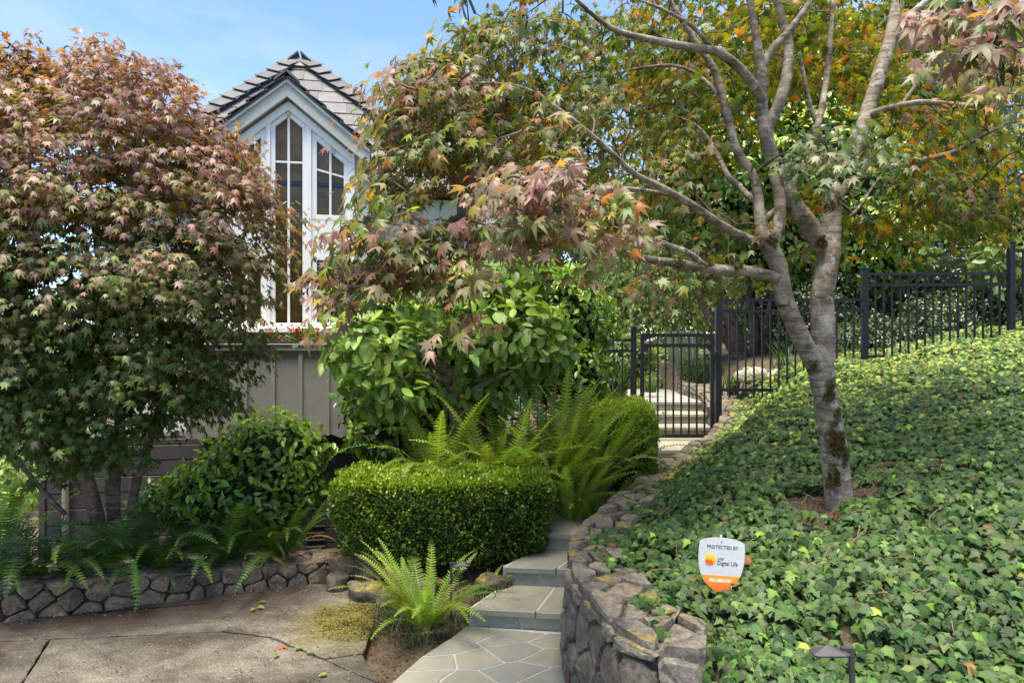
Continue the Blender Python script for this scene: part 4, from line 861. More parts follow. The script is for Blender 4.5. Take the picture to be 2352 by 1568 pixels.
for (cx, cy, rx, ry, d0, d1, nc, ls, w) in REG:
    a = RNG.uniform(0, 2*np.pi, nc); r_ = np.sqrt(RNG.uniform(0, 1, nc)); Dd = RNG.uniform(d0, d1, nc); C = np.array([px(cx+rx*r_[i]*math.cos(a[i]), cy+ry*r_[i]*math.sin(a[i]), Dd[i]) for i in range(nc)])
    out = nrm((C-trunkc)*np.array([1, 1, .25])); out = nrm(out+np.array([0, -.25, 0])); nl = 15 if d0 < 3.3 else 21
    m, P, s, k = maple_clusters(C, out, RNG.uniform(.08, .18, nc)*(1 if d0 < 3.3 else 1.6), nl, ls)
    pi = RNG.choice(5, nc, p=np.array(w)/sum(w)); li = np.where(RNG.random(len(k)) < .6, pi[k], RNG.choice(5, len(k), p=np.array(w)/sum(w))); cc = np.zeros((len(k), 3))
    for j in range(5):
        q_ = li == j; cc[q_] = pal(PALS[j], q_.sum(), .15)
    allP.append(P); allM.append(m); allS.append(s); allC.append(cc); cent += list(C)
P, M_, s, cols = map(np.concatenate, (allP, allM, allS, allC))
leaf_set(bt, 'maple', MAPLE, M_, P, s, cols, M_MAPLE, 300, lite=MAPLEL); twigs('twigs', cent, sk, bt, inv, M_TWIG, .0035)
def moss_patch(parent, x, y, w, h, D, n, seed):     # tufts of moss fibres on the bark
    c = px(x, y, D); rx, rz = pxw(w, D)/2, pxw(h, D)/2; N_ = n; a = RNG.uniform(0, 2*np.pi, N_); q_ = np.sqrt(RNG.uniform(0, 1, N_))*(1+.25*np.sin(a*3+seed))
    P = np.stack([c[0]+rx*q_*np.cos(a), c[1]+.012-RNG.uniform(.0, .012, N_)+np.abs(np.cos(a)*q_)*rx*.6, c[2]+rz*q_*np.sin(a)], 1); tip = rdir(N_)*.8+np.array([0, -.7, -.2]); nor = rdir(N_)
    me = scatter_mesh('moss_patch', [quad_t(.2)], frames(tip, nor), P, RNG.uniform(.007, .016, N_), pal([(.07, .052, .016), (.11, .085, .024), (.045, .036, .014), (.14, .115, .035)], N_, .2), M_FERN); o = obj('moss_patch', me, None, parent); return o
for i, (x, y, w, h, dd) in enumerate([(1925,1015,44,62,3.86),(1942,1045,20,50,3.87),(1918,1095,36,54,3.86),(1905,910,24,28,3.86),(1912,890,18,40,3.86),(1926,950,16,30,3.86),(1872,838,22,26,3.84),(1915,975,18,20,3.86),(1908,470,30,36,3.96),(1925,455,22,28,4.0),(1890,555,24,30,3.94),(1778,550,24,34,3.75),(1740,522,26,18,3.74),(1735,552,28,30,3.74),(1560,602,30,24,3.36),(1700,612,26,14,3.66),(1630,605,24,14,3.54)]): moss_patch(bt, x, y, w, h, dd-.055 if w > 20 else dd-.05, int(w*h*.55), i)
for o in bt.children: o.matrix_parent_inverse = inv
# ------------------------------------------------------------------ ivy bank
def slope(X, Y, e=.06): return (ground(X+e, Y)-ground(X-e, Y))/(2*e), (ground(X, Y+e)-ground(X, Y-e))/(2*e)
N_ = 135000; X = RNG.uniform(.3, 8.2, N_); Y = RNG.uniform(1.55, 8.3, N_)
sd, zt, par = wall_dist(X, Y); tb_ = px(1932, 1180, 3.9); ex_ = np.hypot((X-(tb_[0]-.05))/.34, (Y-(tb_[1]+.02))/.24) ; fr = np.abs(X/Y) < 1.0
near = RNG.random(N_) < np.clip(1.25-.09*(Y-2), .35, 1)
edge = np.where(par > NREAL-6, -.35, np.interp(Y, [2.5, 3.2, 4.5, 8], [.11, .15, .12, .12])+.07*fbm(X, Y, 4))
kp = (sd > edge) & fr & near & (ex_ > 1+.45*fbm(X, Y, 6)) & (RNG.random(N_) < np.clip(1.3+1.1*fbm(X+3, Y, 3.1), .3, 1)); X, Y, sd, par = X[kp], Y[kp], sd[kp], par[kp]
Z = ground(X, Y); dx, dy = slope(X, Y, .15); n = len(X)
lump = .5+.5*fbm(X*1.0, Y*1.0, 2.6); h = RNG.random(n)**.7*(.03+.13*lump)*np.where(sd < .35, .6, 1); P = np.stack([X, Y, Z+h], 1)
gn = nrm(np.stack([-dx, -dy, np.ones(n)], 1)); down = nrm(np.stack([-dx, -dy-.12, -(dx**2+dy**2)], 1))
over = np.where((sd < .3), 1, 0)[:, None]*np.array([-.25, -.45, -.1])
tip = down*.8+RNG.normal(0, .5, (n, 3))*np.array([1, 1, .5])+over-gn*.25; nor = gn*.8+np.array([-.05, -.42, .1])+RNG.normal(0, .27, (n, 3))
cols = pal([(.040, .08, .022), (.054, .10, .025), (.031, .062, .022), (.068, .122, .028), (.058, .094, .032), (.10, .18, .03), (.17, .25, .035), (.14, .08, .03)], n, .22, [4, 4, 3.5, 2.8, 1.6, .7, .22, .08])
yl = RNG.random(n) < sms(Y+.35*fbm(X, Y, 2), 4.6, 7.2)*.5; cols[yl] = pal([(.17, .24, .035), (.22, .29, .05), (.12, .19, .03), (.25, .26, .06)], yl.sum(), .15)
ivy = empty('ivy_bank', (1.8, 4.0, .7)); tag(ivy, 'dense green ivy ground cover over the sloping bank', 'ivy', kind='stuff'); iinv = Matrix.Translation((-1.8, -4.0, -.7))
leaf_set(ivy, 'ivy', IVY, frames(tip, nor), P, RNG.uniform(.026, .060, n)*np.interp(Y, [2, 4, 8], [1.0, .95, .9]), cols, M_IVY, 300)
mb = MB()
for i in range(330):
    x, y = random.uniform(.6, 4.5), random.uniform(2.0, 6.5); sdd = wall_dist(np.array([x]), np.array([y]))[0][0]
    if sdd < .3: continue
    a = random.uniform(0, 6.28); l = random.uniform(.08, .28); pts = []
    for k in range(5):
        t = k/4; xx, yy = x+math.cos(a)*l*t+random.uniform(-.015, .015), y+math.sin(a)*l*t*.6; pts.append((xx, yy, gz(xx, yy)+.05+.045*math.sin(math.pi*t)*random.uniform(.5, 1.2)))
    mb.tube(catmull(pts, 2), [.0022]*9, 4, 0, False)
o = mb.build('stems', M_STEM, ivy, True); o['kind'] = 'stuff'
for o in ivy.children: o.matrix_parent_inverse = iinv
# leaf litter and mulch on bare soil
N_ = 9000; X = np.concatenate([RNG.uniform(-1.0, .9, N_), tb_[0]+RNG.normal(0, .35, 2500)]); Y = np.concatenate([RNG.uniform(3.2, 7, N_), tb_[1]+RNG.normal(0, .3, 2500)]); sd, zt, par = wall_dist(X, Y)
pl_ = np.interp(Y, [3.2, 3.5, 4.2, 5, 6.6], [-.75, -.62, -.27, .2, .62]); dl = np.interp(Y, [3.3, 3.5, 4.0, 4.4, 5], [-.5, -.66, -.86, -.9, -1.2]); kp = ((X < pl_-.0) & (X > dl) & (sd < 0)) | (sd > .3); X, Y = X[kp], Y[kp]; n = len(X)
P = np.stack([X, Y, ground(X, Y)+RNG.uniform(.002, .02, n)], 1); me = scatter_mesh('leaf_litter', [quad_t(.3), quad_t(.12)], frames(rdir(n)*np.array([1, 1, .25]), UP+RNG.normal(0, .35, (n, 3))), P, RNG.uniform(.006, .028, n), pal([(.10, .06, .035), (.16, .09, .045), (.07, .05, .035), (.20, .14, .08), (.12, .05, .03)], n), M_FERN)
o = obj('leaf_litter', me); tag(o, 'brown leaf litter and bark chips on the bare soil', 'leaf litter', kind='stuff')
# ------------------------------------------------------------------ clipped hedges
def hedge(name, loc_, half, rz, bow, n, cols, label, nparts=0, ls=.025, noise_=.03, taper=0, group='clipped box hedges'):
    h = empty(name, loc_, rz); tag(h, label, 'hedge', group); hx, hy, hz = half; ar = np.array([hy*hz, hx*hz, hx*hy]); f = RNG.choice(3, n, p=ar/ar.sum()); sg = np.where(RNG.random(n) < .5, -1.0, 1.0); sg = np.where(f == 2, 1.0, sg)
    a = RNG.uniform(-1, 1, (n, 3)); a[np.arange(n), f] = sg; pw = 6
    k = (np.abs(a)**pw).sum(1)**(1/pw); q_ = a/k[:, None]; nor = nrm(np.sign(q_)*np.abs(q_)**(pw-1)/np.array(half)); P = q_*np.array(half)
    bump_ = noise_*(np.sin(P[:,0]*11+P[:,2]*7)*np.sin(P[:,1]*13+P[:,2]*9+1)+.6*np.sin(P[:,0]*23+1)*np.sin(P[:,2]*21+P[:,1]*19)); dep = RNG.random(n)**2*.075-np.where(RNG.random(n) < .06, RNG.random(n)*.035, 0)
    P = P+nor*(bump_-dep+.01)[:, None]; P[:, 1] -= bow*(1-(P[:, 0]/hx)**2); P[:, 2] += hz
    if taper: P[:, :2] *= (1-taper*(1-P[:, 2:3]/(2*hz)))
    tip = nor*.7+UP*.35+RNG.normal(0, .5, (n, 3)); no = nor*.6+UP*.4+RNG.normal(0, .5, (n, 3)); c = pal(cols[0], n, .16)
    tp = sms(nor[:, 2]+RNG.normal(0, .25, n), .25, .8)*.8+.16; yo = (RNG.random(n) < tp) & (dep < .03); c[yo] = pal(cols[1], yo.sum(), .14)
    M_ = frames(tip, no); s = ls*RNG.uniform(.7, 1.3, n)
    me = scatter_mesh('foliage', BOXL, M_, P, s, c, M_BOX); o = obj('foliage', me, None, h); o['kind'] = 'stuff'
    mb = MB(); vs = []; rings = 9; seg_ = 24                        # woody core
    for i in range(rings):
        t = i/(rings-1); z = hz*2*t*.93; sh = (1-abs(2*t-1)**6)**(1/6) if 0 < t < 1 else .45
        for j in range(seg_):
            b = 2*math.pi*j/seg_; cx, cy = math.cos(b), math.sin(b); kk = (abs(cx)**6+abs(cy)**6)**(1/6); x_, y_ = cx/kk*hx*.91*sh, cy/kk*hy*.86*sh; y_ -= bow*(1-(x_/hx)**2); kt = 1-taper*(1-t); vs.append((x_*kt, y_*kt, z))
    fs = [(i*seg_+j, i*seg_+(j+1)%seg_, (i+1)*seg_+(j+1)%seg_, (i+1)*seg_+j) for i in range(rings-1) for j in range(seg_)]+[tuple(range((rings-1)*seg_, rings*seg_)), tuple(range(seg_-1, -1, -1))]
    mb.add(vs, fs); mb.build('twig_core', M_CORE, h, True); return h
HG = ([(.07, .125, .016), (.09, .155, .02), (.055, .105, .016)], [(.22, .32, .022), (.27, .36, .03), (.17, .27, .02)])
HD = ([(.04, .075, .018), (.03, .06, .016)], [(.09, .14, .025), (.06, .11, .02)])
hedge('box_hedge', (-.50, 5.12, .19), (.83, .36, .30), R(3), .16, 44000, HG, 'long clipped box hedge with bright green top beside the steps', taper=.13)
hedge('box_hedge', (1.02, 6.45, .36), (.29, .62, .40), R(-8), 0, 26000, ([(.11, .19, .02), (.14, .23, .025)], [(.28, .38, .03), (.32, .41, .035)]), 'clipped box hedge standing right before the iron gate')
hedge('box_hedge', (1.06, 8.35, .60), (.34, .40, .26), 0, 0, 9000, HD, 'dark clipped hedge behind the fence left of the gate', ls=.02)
q_ = px(1612, 868, 10.4); hedge('box_ball', (q_[0], q_[1], .93), (.29, .28, .25), 0, 0, 6000, HD, 'dark rounded box shrub at the top of the steps behind the gate', ls=.022)
# ------------------------------------------------------------------ ferns
def frond_mesh(arch, n=30, wid=.115, seed=0, droopend=0.0):
    r = random.Random(seed); V, F, mul = [], [], []; pts = []
    ang = R(80)-arch*.15; p = np.array([0.0, 0.0]); st = 1.0/n
    for i in range(n+1):
        pts.append((p[0], p[1], ang)); ang -= arch*st*(.35+1.3*i/n); p = p+st*np.array([math.cos(ang), math.sin(ang)])
    for i in range(n):                       # rachis
        x, z, a = pts[i]; x2, z2, a2 = pts[i+1]; w = .006*(1-i/n)+.0015; k = len(V); V += [(x, -w, z), (x, w, z), (x2, w, z2), (x2, -w, z2)]; mul += [1.1]*4; F += [(k, k+1, k+2), (k, k+2, k+3)]
    for i in range(2, n):
        t = i/n; x, z, a = pts[i]; l = wid*min(1, (t-.02)/.16+.25)*(1-max(0, (t-.45)/.55)**1.6)+.008
        for s in (-1, 1):
            ll = l*r.uniform(.88, 1.08); fw = .12+.3*t; tx, tz = math.cos(a), math.sin(a); nx_, nz_ = -math.sin(a), math.cos(a); w = .37*st*r.uniform(.9, 1.1); up = r.uniform(-.15, .25); k = len(V)
            def Q_(al, la): return (x+tx*(al)+nx_*la*up, s*la, z+tz*al+nz_*la*up)
            V += [Q_(-w*.8, .003), Q_(w*.9, .003), Q_(ll*fw*.5+w*.75, ll*.55), Q_(ll*fw, ll), Q_(ll*fw*.5-w*.55, ll*.6)]; mul += [.95, 1.05, 1.0, .95, .95]; F += [(k, k+1, k+2), (k, k+2, k+4), (k+4, k+2, k+3)]
    return T(V, F, mul)
FR = [frond_mesh(a, 36, w*.62, i) for i, (a, w) in enumerate([(.7, .10), (1.1, .11), (1.5, .115), (1.9, .11), (2.4, .115), (.45, .09)])]
FRM = [np_mesh('frond', t[0], t[1], np.repeat(t[2][:, None], 3, 1), M_FERN) for t in FR]
FG = [(.15, .24, .035), (.19, .28, .04), (.12, .205, .03)]; FGD = [(.05, .10, .026), (.065, .12, .03), (.04, .085, .026)]; FY = [(.22, .32, .045), (.18, .28, .04), (.26, .32, .06), (.14, .23, .035)]
def fern(x, y, nf, L_, label, cols, arches, az=(0, 360), spread=.06, zoff=0.0, lean=0, group=None, z=None):
    zz = gz(x, y) if z is None else z; f = empty('fern', (x, y, zz+zoff)); tag(f, label, 'fern', group); c = pal(cols, nf, .15); dd_ = RNG.random(nf) < .035; c[dd_] = pal([(.22, .15, .06), (.16, .10, .05)], dd_.sum())
    for i in range(nf):
        k = random.choice(arches); o = bpy.data.objects.new('frond', FRM[k]); COL.objects.link(o); o.parent = f; a = R(random.uniform(*az)); l = L_*random.uniform(.6, 1.12)
        o.location = (math.cos(a)*random.uniform(0, spread), math.sin(a)*random.uniform(0, spread), -.03); o.rotation_euler = (random.uniform(-.35, .35), random.uniform(-.2, .35)+lean, a); o.scale = (l, l*random.uniform(.85, 1.15), l); o.color = (*map(float, c[i]), 1)
    return f
G1 = 'sword ferns spilling over the low wall'; G2 = 'tall ferns behind the long hedge'
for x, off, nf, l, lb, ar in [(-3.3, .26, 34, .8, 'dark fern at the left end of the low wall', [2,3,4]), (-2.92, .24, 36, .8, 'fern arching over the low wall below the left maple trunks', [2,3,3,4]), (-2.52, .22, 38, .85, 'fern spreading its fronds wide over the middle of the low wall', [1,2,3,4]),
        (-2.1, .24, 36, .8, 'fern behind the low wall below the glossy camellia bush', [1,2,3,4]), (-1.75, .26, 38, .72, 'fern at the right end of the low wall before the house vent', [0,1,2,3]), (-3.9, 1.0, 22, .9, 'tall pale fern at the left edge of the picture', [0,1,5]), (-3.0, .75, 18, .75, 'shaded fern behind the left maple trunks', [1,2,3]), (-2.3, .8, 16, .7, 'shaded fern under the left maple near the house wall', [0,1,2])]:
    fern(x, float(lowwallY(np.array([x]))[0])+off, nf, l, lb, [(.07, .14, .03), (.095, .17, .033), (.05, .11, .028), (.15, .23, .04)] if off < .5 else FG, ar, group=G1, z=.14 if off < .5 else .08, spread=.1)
for x, y, nf, l, lb, ar, cl_, ln, z in [(-.62, 5.55, 40, 1.0, 'leftmost tall fern behind the long hedge, fronds arching left', [0,1,2,3], FY, 0, .55), (-.1, 5.58, 46, 1.05, 'tall fern in the middle behind the long hedge', [0,1,2,5], FY, 0, .5), (.34, 5.58, 56, 1.05, 'tallest upright fern between the two hedges', [0,0,1,5,5], FY, 0, .5),
        (.66, 5.72, 56, .95, 'upright yellow green fern before the gate hedge', [0,1,5,5], FY, 0, .52), (.46, 5.42, 42, .74, 'fern at the right end of the long hedge', [0,1,2,5], FY, 0, .36), (.66, 5.45, 34, .52, 'low fern beside the step next to the hedge end', [1,2,0], FY, 0, .34)]:
    fern(x, y, nf, l, lb, cl_, ar, group=G2, spread=.14, lean=ln, z=z)
p = pxg(985, 1445); fern(p[0]-.04, p[1]+.08, 46, .66, 'yellow green fern growing at the foot of the steps', FY, [0,1,1,2,5], spread=.09, z=0)
fern(p[0]+.33, p[1]+.32, 7, .34, 'small young fern beside the path lamp', FY, [0,1,2], spread=.04, z=.03); fern(-.05, 4.98, 3, .30, 'single small fern sprouting under the hedge beside the second step', FY, [0,1], spread=.02, z=.2)
# grass tufts
def tuft(name, x, y, n, l, label, cols, cat='grass', z=None, w=.004, spread=.06, group=None, lean=.9):
    z = gz(x, y) if z is None else z; mb_v, mb_f, cc = [], [], []; c = pal(cols, n)
    for i in range(n):
        a = random.uniform(0, 6.283); L_ = l*random.uniform(.5, 1.1); b = random.uniform(.2, lean); ca, sa = math.cos(a), math.sin(a); o0 = np.array([random.gauss(0, spread), random.gauss(0, spread), 0]); k = len(mb_v)
        for j in range(5):
            t = j/4; r_ = L_*b*t*t; zz = L_*(t-.55*b*t*t); ww = w*(1-t*.85); q_ = o0+np.array([ca*r_, sa*r_, zz]); mb_v += [q_+np.array([-sa*ww, ca*ww, 0]), q_-np.array([-sa*ww, ca*ww, 0])]; cc += [c[i], c[i]]
        for j in range(4): mb_f += [(k+2*j, k+2*j+1, k+2*j+3), (k+2*j, k+2*j+3, k+2*j+2)]
    o = obj(name, np_mesh(name, np.array(mb_v), np.array(mb_f), np.array(cc), M_FERN)); o.location = (x, y, z); tag(o, label, cat, group); return o
GT = [(.10, .14, .06), (.14, .17, .08), (.08, .12, .05), (.22, .2, .1)]
for x, y, n, l, lb in [(p[0]-.24, p[1]+.12, 60, .26, 'grass tuft left of the yellow green fern'), (p[0]-.06, p[1]-.06, 70, .24, 'grass tuft in front of the yellow green fern'), (p[0]+.2, p[1]+.12, 60, .28, 'grass tuft between the fern and the path lamp'), (p[0]+.34, p[1]+.26, 70, .34, 'long grass tuft behind the path lamp'), (p[0]-.3, p[1]+.35, 40, .22, 'grass tuft by the moss on the driveway')]: tuft('grass_tuft', x, y, n, l, lb, GT, group='grass tufts round the fern', z=-.03)
# ------------------------------------------------------------------ broadleaf shrubs and trees
def crown(parent, inv, key, blobs, n, ls, tmpl, mat, cols, w=None, nparts=300, fill=.55, top=None, lumpy=.12, tipdown=.5, zmin=None, sun=None):
    vol = np.array([b[3]*b[4]+b[4]*b[5]+b[3]*b[5] for b in blobs]); bi = RNG.choice(len(blobs), n, p=vol/vol.sum()); B = np.array(blobs); d = rdir(n); c = B[bi, :3]; rd = B[bi, 3:6]
    lum = 1+lumpy*(np.sin(d[:,0]*6+c[:,0]*3+1)*np.sin(d[:,2]*7+c[:,2])+.7*np.sin(d[:,0]*13+d[:,2]*11+d[:,1]*9)); r_ = RNG.uniform(fill**3, 1, n)**(1/3)*lum; P = c+d*rd*r_[:, None]; out = nrm(d/rd)
    ok = np.ones(n, bool)
    for j, b in enumerate(blobs):            # drop leaves deep inside another blob
        q_ = np.linalg.norm((P-np.array(b[:3]))/np.array(b[3:6]), axis=1); ok &= (bi == j) | (q_ > fill)
    if zmin is not None: ok &= P[:, 2] > zmin
    P, out = P[ok], out[ok]; n = len(P); side = nrm(np.cross(out, rdir(n))); tip = side*.8+out*.5-UP*tipdown+RNG.normal(0, .3, (n, 3)); nor = out*.75+UP*.55+RNG.normal(0, .4, (n, 3)); c = pal(cols, n, .17, w)
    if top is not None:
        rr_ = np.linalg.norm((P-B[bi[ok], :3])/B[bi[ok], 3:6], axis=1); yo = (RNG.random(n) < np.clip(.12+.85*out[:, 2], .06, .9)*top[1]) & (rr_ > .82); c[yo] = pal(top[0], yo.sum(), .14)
    leaf_set(parent, key, tmpl, frames(tip, nor), P, ls*RNG.uniform(.7, 1.2, n), c, mat, nparts)
    for o in parent.children: o.matrix_parent_inverse = inv
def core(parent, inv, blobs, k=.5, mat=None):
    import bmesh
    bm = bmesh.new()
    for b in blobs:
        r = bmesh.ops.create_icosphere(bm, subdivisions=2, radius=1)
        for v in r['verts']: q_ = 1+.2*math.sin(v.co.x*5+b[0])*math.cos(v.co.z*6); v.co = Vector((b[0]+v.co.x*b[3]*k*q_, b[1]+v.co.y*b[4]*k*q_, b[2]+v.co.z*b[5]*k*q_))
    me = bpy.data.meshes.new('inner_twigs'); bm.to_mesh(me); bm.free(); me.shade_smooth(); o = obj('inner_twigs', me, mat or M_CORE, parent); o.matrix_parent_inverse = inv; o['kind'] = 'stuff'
def pb(x, y, D, rx, ry, rd): q_ = px(x, y, D); return (*q_, pxw(rx, D), rd, pxw(ry, D))
CAMG = [(.07, .135, .018), (.095, .175, .022), (.055, .11, .018), (.12, .205, .028)]; CAMY = [(.2, .31, .03), (.16, .27, .025), (.25, .35, .04)]
# camellia on the left in front of the house
b0 = px(590, 1230, 5.5); t, inv = tree_thing('camellia_bush', tuple(b0), 'glossy green camellia bush before the grey planter wall', 'bush')
bl = [pb(620,1040,5.45,140,105,.42), pb(560,1110,5.35,170,90,.40), pb(470,1130,5.3,110,60,.32), pb(650,1120,5.5,100,90,.36), pb(400,1150,5.45,90,55,.3)]
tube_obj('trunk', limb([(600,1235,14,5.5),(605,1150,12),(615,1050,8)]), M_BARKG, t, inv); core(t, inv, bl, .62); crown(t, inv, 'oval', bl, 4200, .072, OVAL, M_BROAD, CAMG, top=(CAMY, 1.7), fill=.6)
# magnolia-like shrub in the middle
b0 = px(1052, 1010, 6.0); t, inv = tree_thing('magnolia_shrub', tuple(b0), 'shrub with large soft oval leaves and crooked grey trunk behind the ferns', 'bush'); sk = []
for nm, pl in (('trunk', [(1060,1040,36,6.0),(1048,960,34),(1040,900,32),(1030,860,28),(1000,835,26,5.9),(960,810,22,5.8),(930,790,16),(880,750,10,5.7)]), ('branch', [(1040,900,22,6.0),(1060,820,18),(1075,740,14),(1090,640,9)]), ('branch', [(1035,880,14,5.95),(990,860,13,5.8),(950,862,11),(900,880,8,5.6)]), ('branch', [(1030,860,16,6.0),(1000,760,12),(960,690,9),(900,640,6)]), ('branch', [(1060,820,14,6.0),(1130,760,11),(1200,700,8),(1260,640,6)]), ('branch', [(1045,920,12,6.0),(1110,880,10,5.8),(1180,850,7)])):
    o, C = tube_obj(nm, limb(pl), M_BARKG, t, inv, 4, 8); sk += C
bl = [pb(860,790,5.6,125,75,.4), pb(890,890,5.6,105,65,.32), pb(1000,690,5.9,170,85,.5), pb(1150,760,5.8,150,100,.45), pb(1110,880,6.1,130,60,.3), pb(1130,630,6.1,140,60,.45), pb(830,680,5.9,90,60,.35), pb(1260,790,5.9,70,80,.35)]
MG = [(.15, .24, .06), (.18, .275, .065), (.125, .21, .055), (.20, .29, .075)]
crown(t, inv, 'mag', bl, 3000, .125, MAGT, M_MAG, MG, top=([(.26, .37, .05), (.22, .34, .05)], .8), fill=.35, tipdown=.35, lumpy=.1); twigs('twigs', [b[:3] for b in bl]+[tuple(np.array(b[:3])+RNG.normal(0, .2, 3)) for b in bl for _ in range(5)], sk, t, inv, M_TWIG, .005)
# big camellia behind it
b0 = px(1130, 1000, 7.0); t, inv = tree_thing('camellia_bush', tuple(b0), 'large rounded camellia bush behind the big leaved shrub', 'bush')
bl = [pb(1270,740,7.0,150,130,.7), pb(1200,680,7.1,170,100,.7), pb(1060,800,6.9,200,140,.55), pb(890,900,6.5,110,110,.35), pb(1300,850,6.8,110,80,.5), pb(1000,960,6.7,180,90,.45), pb(880,1000,6.3,80,60,.28)]
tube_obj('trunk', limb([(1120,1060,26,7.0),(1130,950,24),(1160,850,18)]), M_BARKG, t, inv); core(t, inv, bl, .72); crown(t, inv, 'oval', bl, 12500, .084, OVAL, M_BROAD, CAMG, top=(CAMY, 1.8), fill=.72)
# glossy yellow-green tree behind the fence
b0 = px(1720, 860, 11.2); t, inv = tree_thing('camellia_tree', tuple(b0), 'multi stemmed glossy leaved tree behind the iron fence', 'tree'); sk = []
for pl in ([(1712,850,34,11.0),(1690,770,34),(1660,690,30),(1620,600,24),(1580,500,16)], [(1730,850,26,11.2),(1735,760,24),(1725,690,22),(1720,600,18),(1740,480,12)], [(1745,850,30,11.3),(1760,770,28),(1775,700,24),(1800,600,18),(1850,450,12)], [(1700,840,22,11.1),(1660,760,22),(1620,710,20),(1590,650,16),(1520,580,10)]): tube_obj('trunk', limb(pl), M_BARKR, t, inv, 4, 8)
bl = [pb(1650,430,10.8,190,150,1.3), pb(1850,420,10.6,240,190,1.3), pb(1720,280,11.2,260,190,1.4), pb(1980,560,10.2,150,120,.9), pb(1900,230,11.2,200,150,1.2), pb(1800,590,10.6,140,70,.8)]
core(t, inv, bl, .68); crown(t, inv, 'oval', bl, 21000, .12, OVAL, M_BROAD, [(.09, .16, .03), (.12, .20, .035), (.06, .12, .025)], top=([(.34, .42, .08), (.27, .37, .05), (.42, .48, .14)], 1.25), fill=.7)
# grey green tree at far right and dark shrubs behind the fence
FN = [quad_t(.16), quad_t(.22)]
b0 = px(2260, 800, 12.5); t, inv = tree_thing('evergreen_tree', tuple(b0), 'grey green feathery evergreen tree at the right edge behind the fence', 'tree')
bl = [pb(2250,300,12.5,230,260,1.6), pb(2330,500,12.0,170,170,1.4), pb(2150,130,13,230,200,1.5), pb(2120,420,12.5,150,200,1.2)]; tube_obj('trunk', limb([(2260,850,40,12.5),(2250,600,34),(2240,300,22),(2230,0,12)]), M_BARKG, t, inv)
core(t, inv, [(b[0], b[1], b[2], b[3], b[4], b[5]) for b in bl[1:2]+bl[3:4]], .55); crown(t, inv, 'fine', bl, 21000, .11, FN, M_BOX, [(.06, .085, .055), (.085, .115, .075), (.04, .06, .035), (.12, .15, .10)], nparts=0, fill=.4, tipdown=1.2)
for i, (x, y, D, rx, ry, rd, n, ls, cl_, lb) in enumerate([(2160,760,9.0,110,90,.45,4200,.055,[(.035,.06,.025),(.05,.085,.03),(.1,.14,.07)],'dark fine leaved shrub behind the middle of the right fence panel'), (2010,800,9.0,100,80,.45,3600,.055,[(.035,.06,.025),(.05,.08,.03),(.09,.13,.06)],'dark fine leaved shrub behind the fence post'), (2290,730,9.0,90,100,.45,3800,.055,[(.04,.07,.03),(.055,.09,.035),(.1,.14,.07)],'dark fine leaved shrub behind the right end of the fence'),
      (2060,840,8.5,90,40,.25,420,.12,[(.12,.21,.045),(.15,.24,.05)],'low hydrangea with pale green leaves behind the fence rail'), (2290,600,8.8,60,75,.3,300,.15,[(.13,.2,.07),(.17,.23,.09)],'tall pale large leaved shrub at the right fence post'), (1890,730,10.0,110,130,.6,3600,.06,[(.035,.065,.02),(.05,.09,.03)],'dark shrub behind the forked maple trunk'),(1960,650,10.8,130,120,.6,3000,.06,[(.03,.055,.02),(.05,.085,.03)],'dark tall shrub behind the upper fence rails'), (1800,700,13.5,150,120,.9,5200,.08,[(.04,.075,.02),(.06,.10,.03),(.1,.15,.04)],'dark green shrub mass behind the tree stems'), (2080,640,13.8,240,130,.9,6000,.08,[(.03,.05,.02),(.045,.075,.028),(.08,.11,.05)],'deep shaded shrub mass beyond the middle fence post'), (2380,620,12.0,170,150,.9,4200,.08,[(.04,.065,.03),(.06,.09,.04)],'grey green shrub mass at the far right edge'), (2200,640,11.0,200,80,.6,3600,.07,[(.02,.032,.015),(.03,.045,.02)],'dark shaded hedge mass behind the right fence')]):
    b = pb(x, y, D, rx, ry, rd); t, inv = tree_thing('shrub', (b[0], b[1], max(gz(b[0], b[1]), b[2]-b[5])), lb, 'shrub', 'shrubs behind the iron fence')
    if n > 1000: core(t, inv, [b], .72)
    big = n < 1000; crown(t, inv, 'mag' if big else 'oval', [b], n, ls, MAGT if big else OVAL, M_MAG if big else M_BROAD, cl_, nparts=0 if not big else n, fill=.5 if big else .68, lumpy=.16)
# weeping birch seen over the gate
b0 = px(1545, 860, 17); t, inv = tree_thing('weeping_birch', tuple(b0), 'weeping birch with hanging pale green strands beyond the gate', 'tree'); tube_obj('trunk', limb([(1555,870,36,17),(1550,760,36),(1535,680,30),(1530,580,22),(1530,450,12)]), M_BARKG, t, inv, 4, 8)
ns = 600; c0 = px(1530, 600, 17); a = RNG.uniform(0, 2*np.pi, ns); r_ = np.sqrt(RNG.uniform(.02, 1, ns)); top_ = np.stack([c0[0]+2.1*r_*np.cos(a), c0[1]+1.8*r_*np.sin(a), c0[2]+1.3-1.4*r_**2+RNG.normal(0, .2, ns)], 1); ln = RNG.uniform(.7, 2.6, ns); m = 85; tt = RNG.random((ns, m)); P = top_[:, None, :]+np.stack([.25*tt*np.cos(a)[:, None]+RNG.normal(0, .05, (ns, m)), .25*tt*np.sin(a)[:, None]+RNG.normal(0, .05, (ns, m)), -tt*ln[:, None]], -1); P = P.reshape(-1, 3); n = len(P)
me = scatter_mesh('foliage', [quad_t(.35)], frames(rdir(n)*.5-UP, rdir(n)+np.array([0, -.6, .4])), P, RNG.uniform(.06, .12, n), pal([(.16, .23, .08), (.20, .27, .10), (.12, .18, .06), (.25, .31, .14)], n), M_BOX); o = obj('foliage', me, None, t); o['kind'] = 'stuff'; o.matrix_parent_inverse = inv
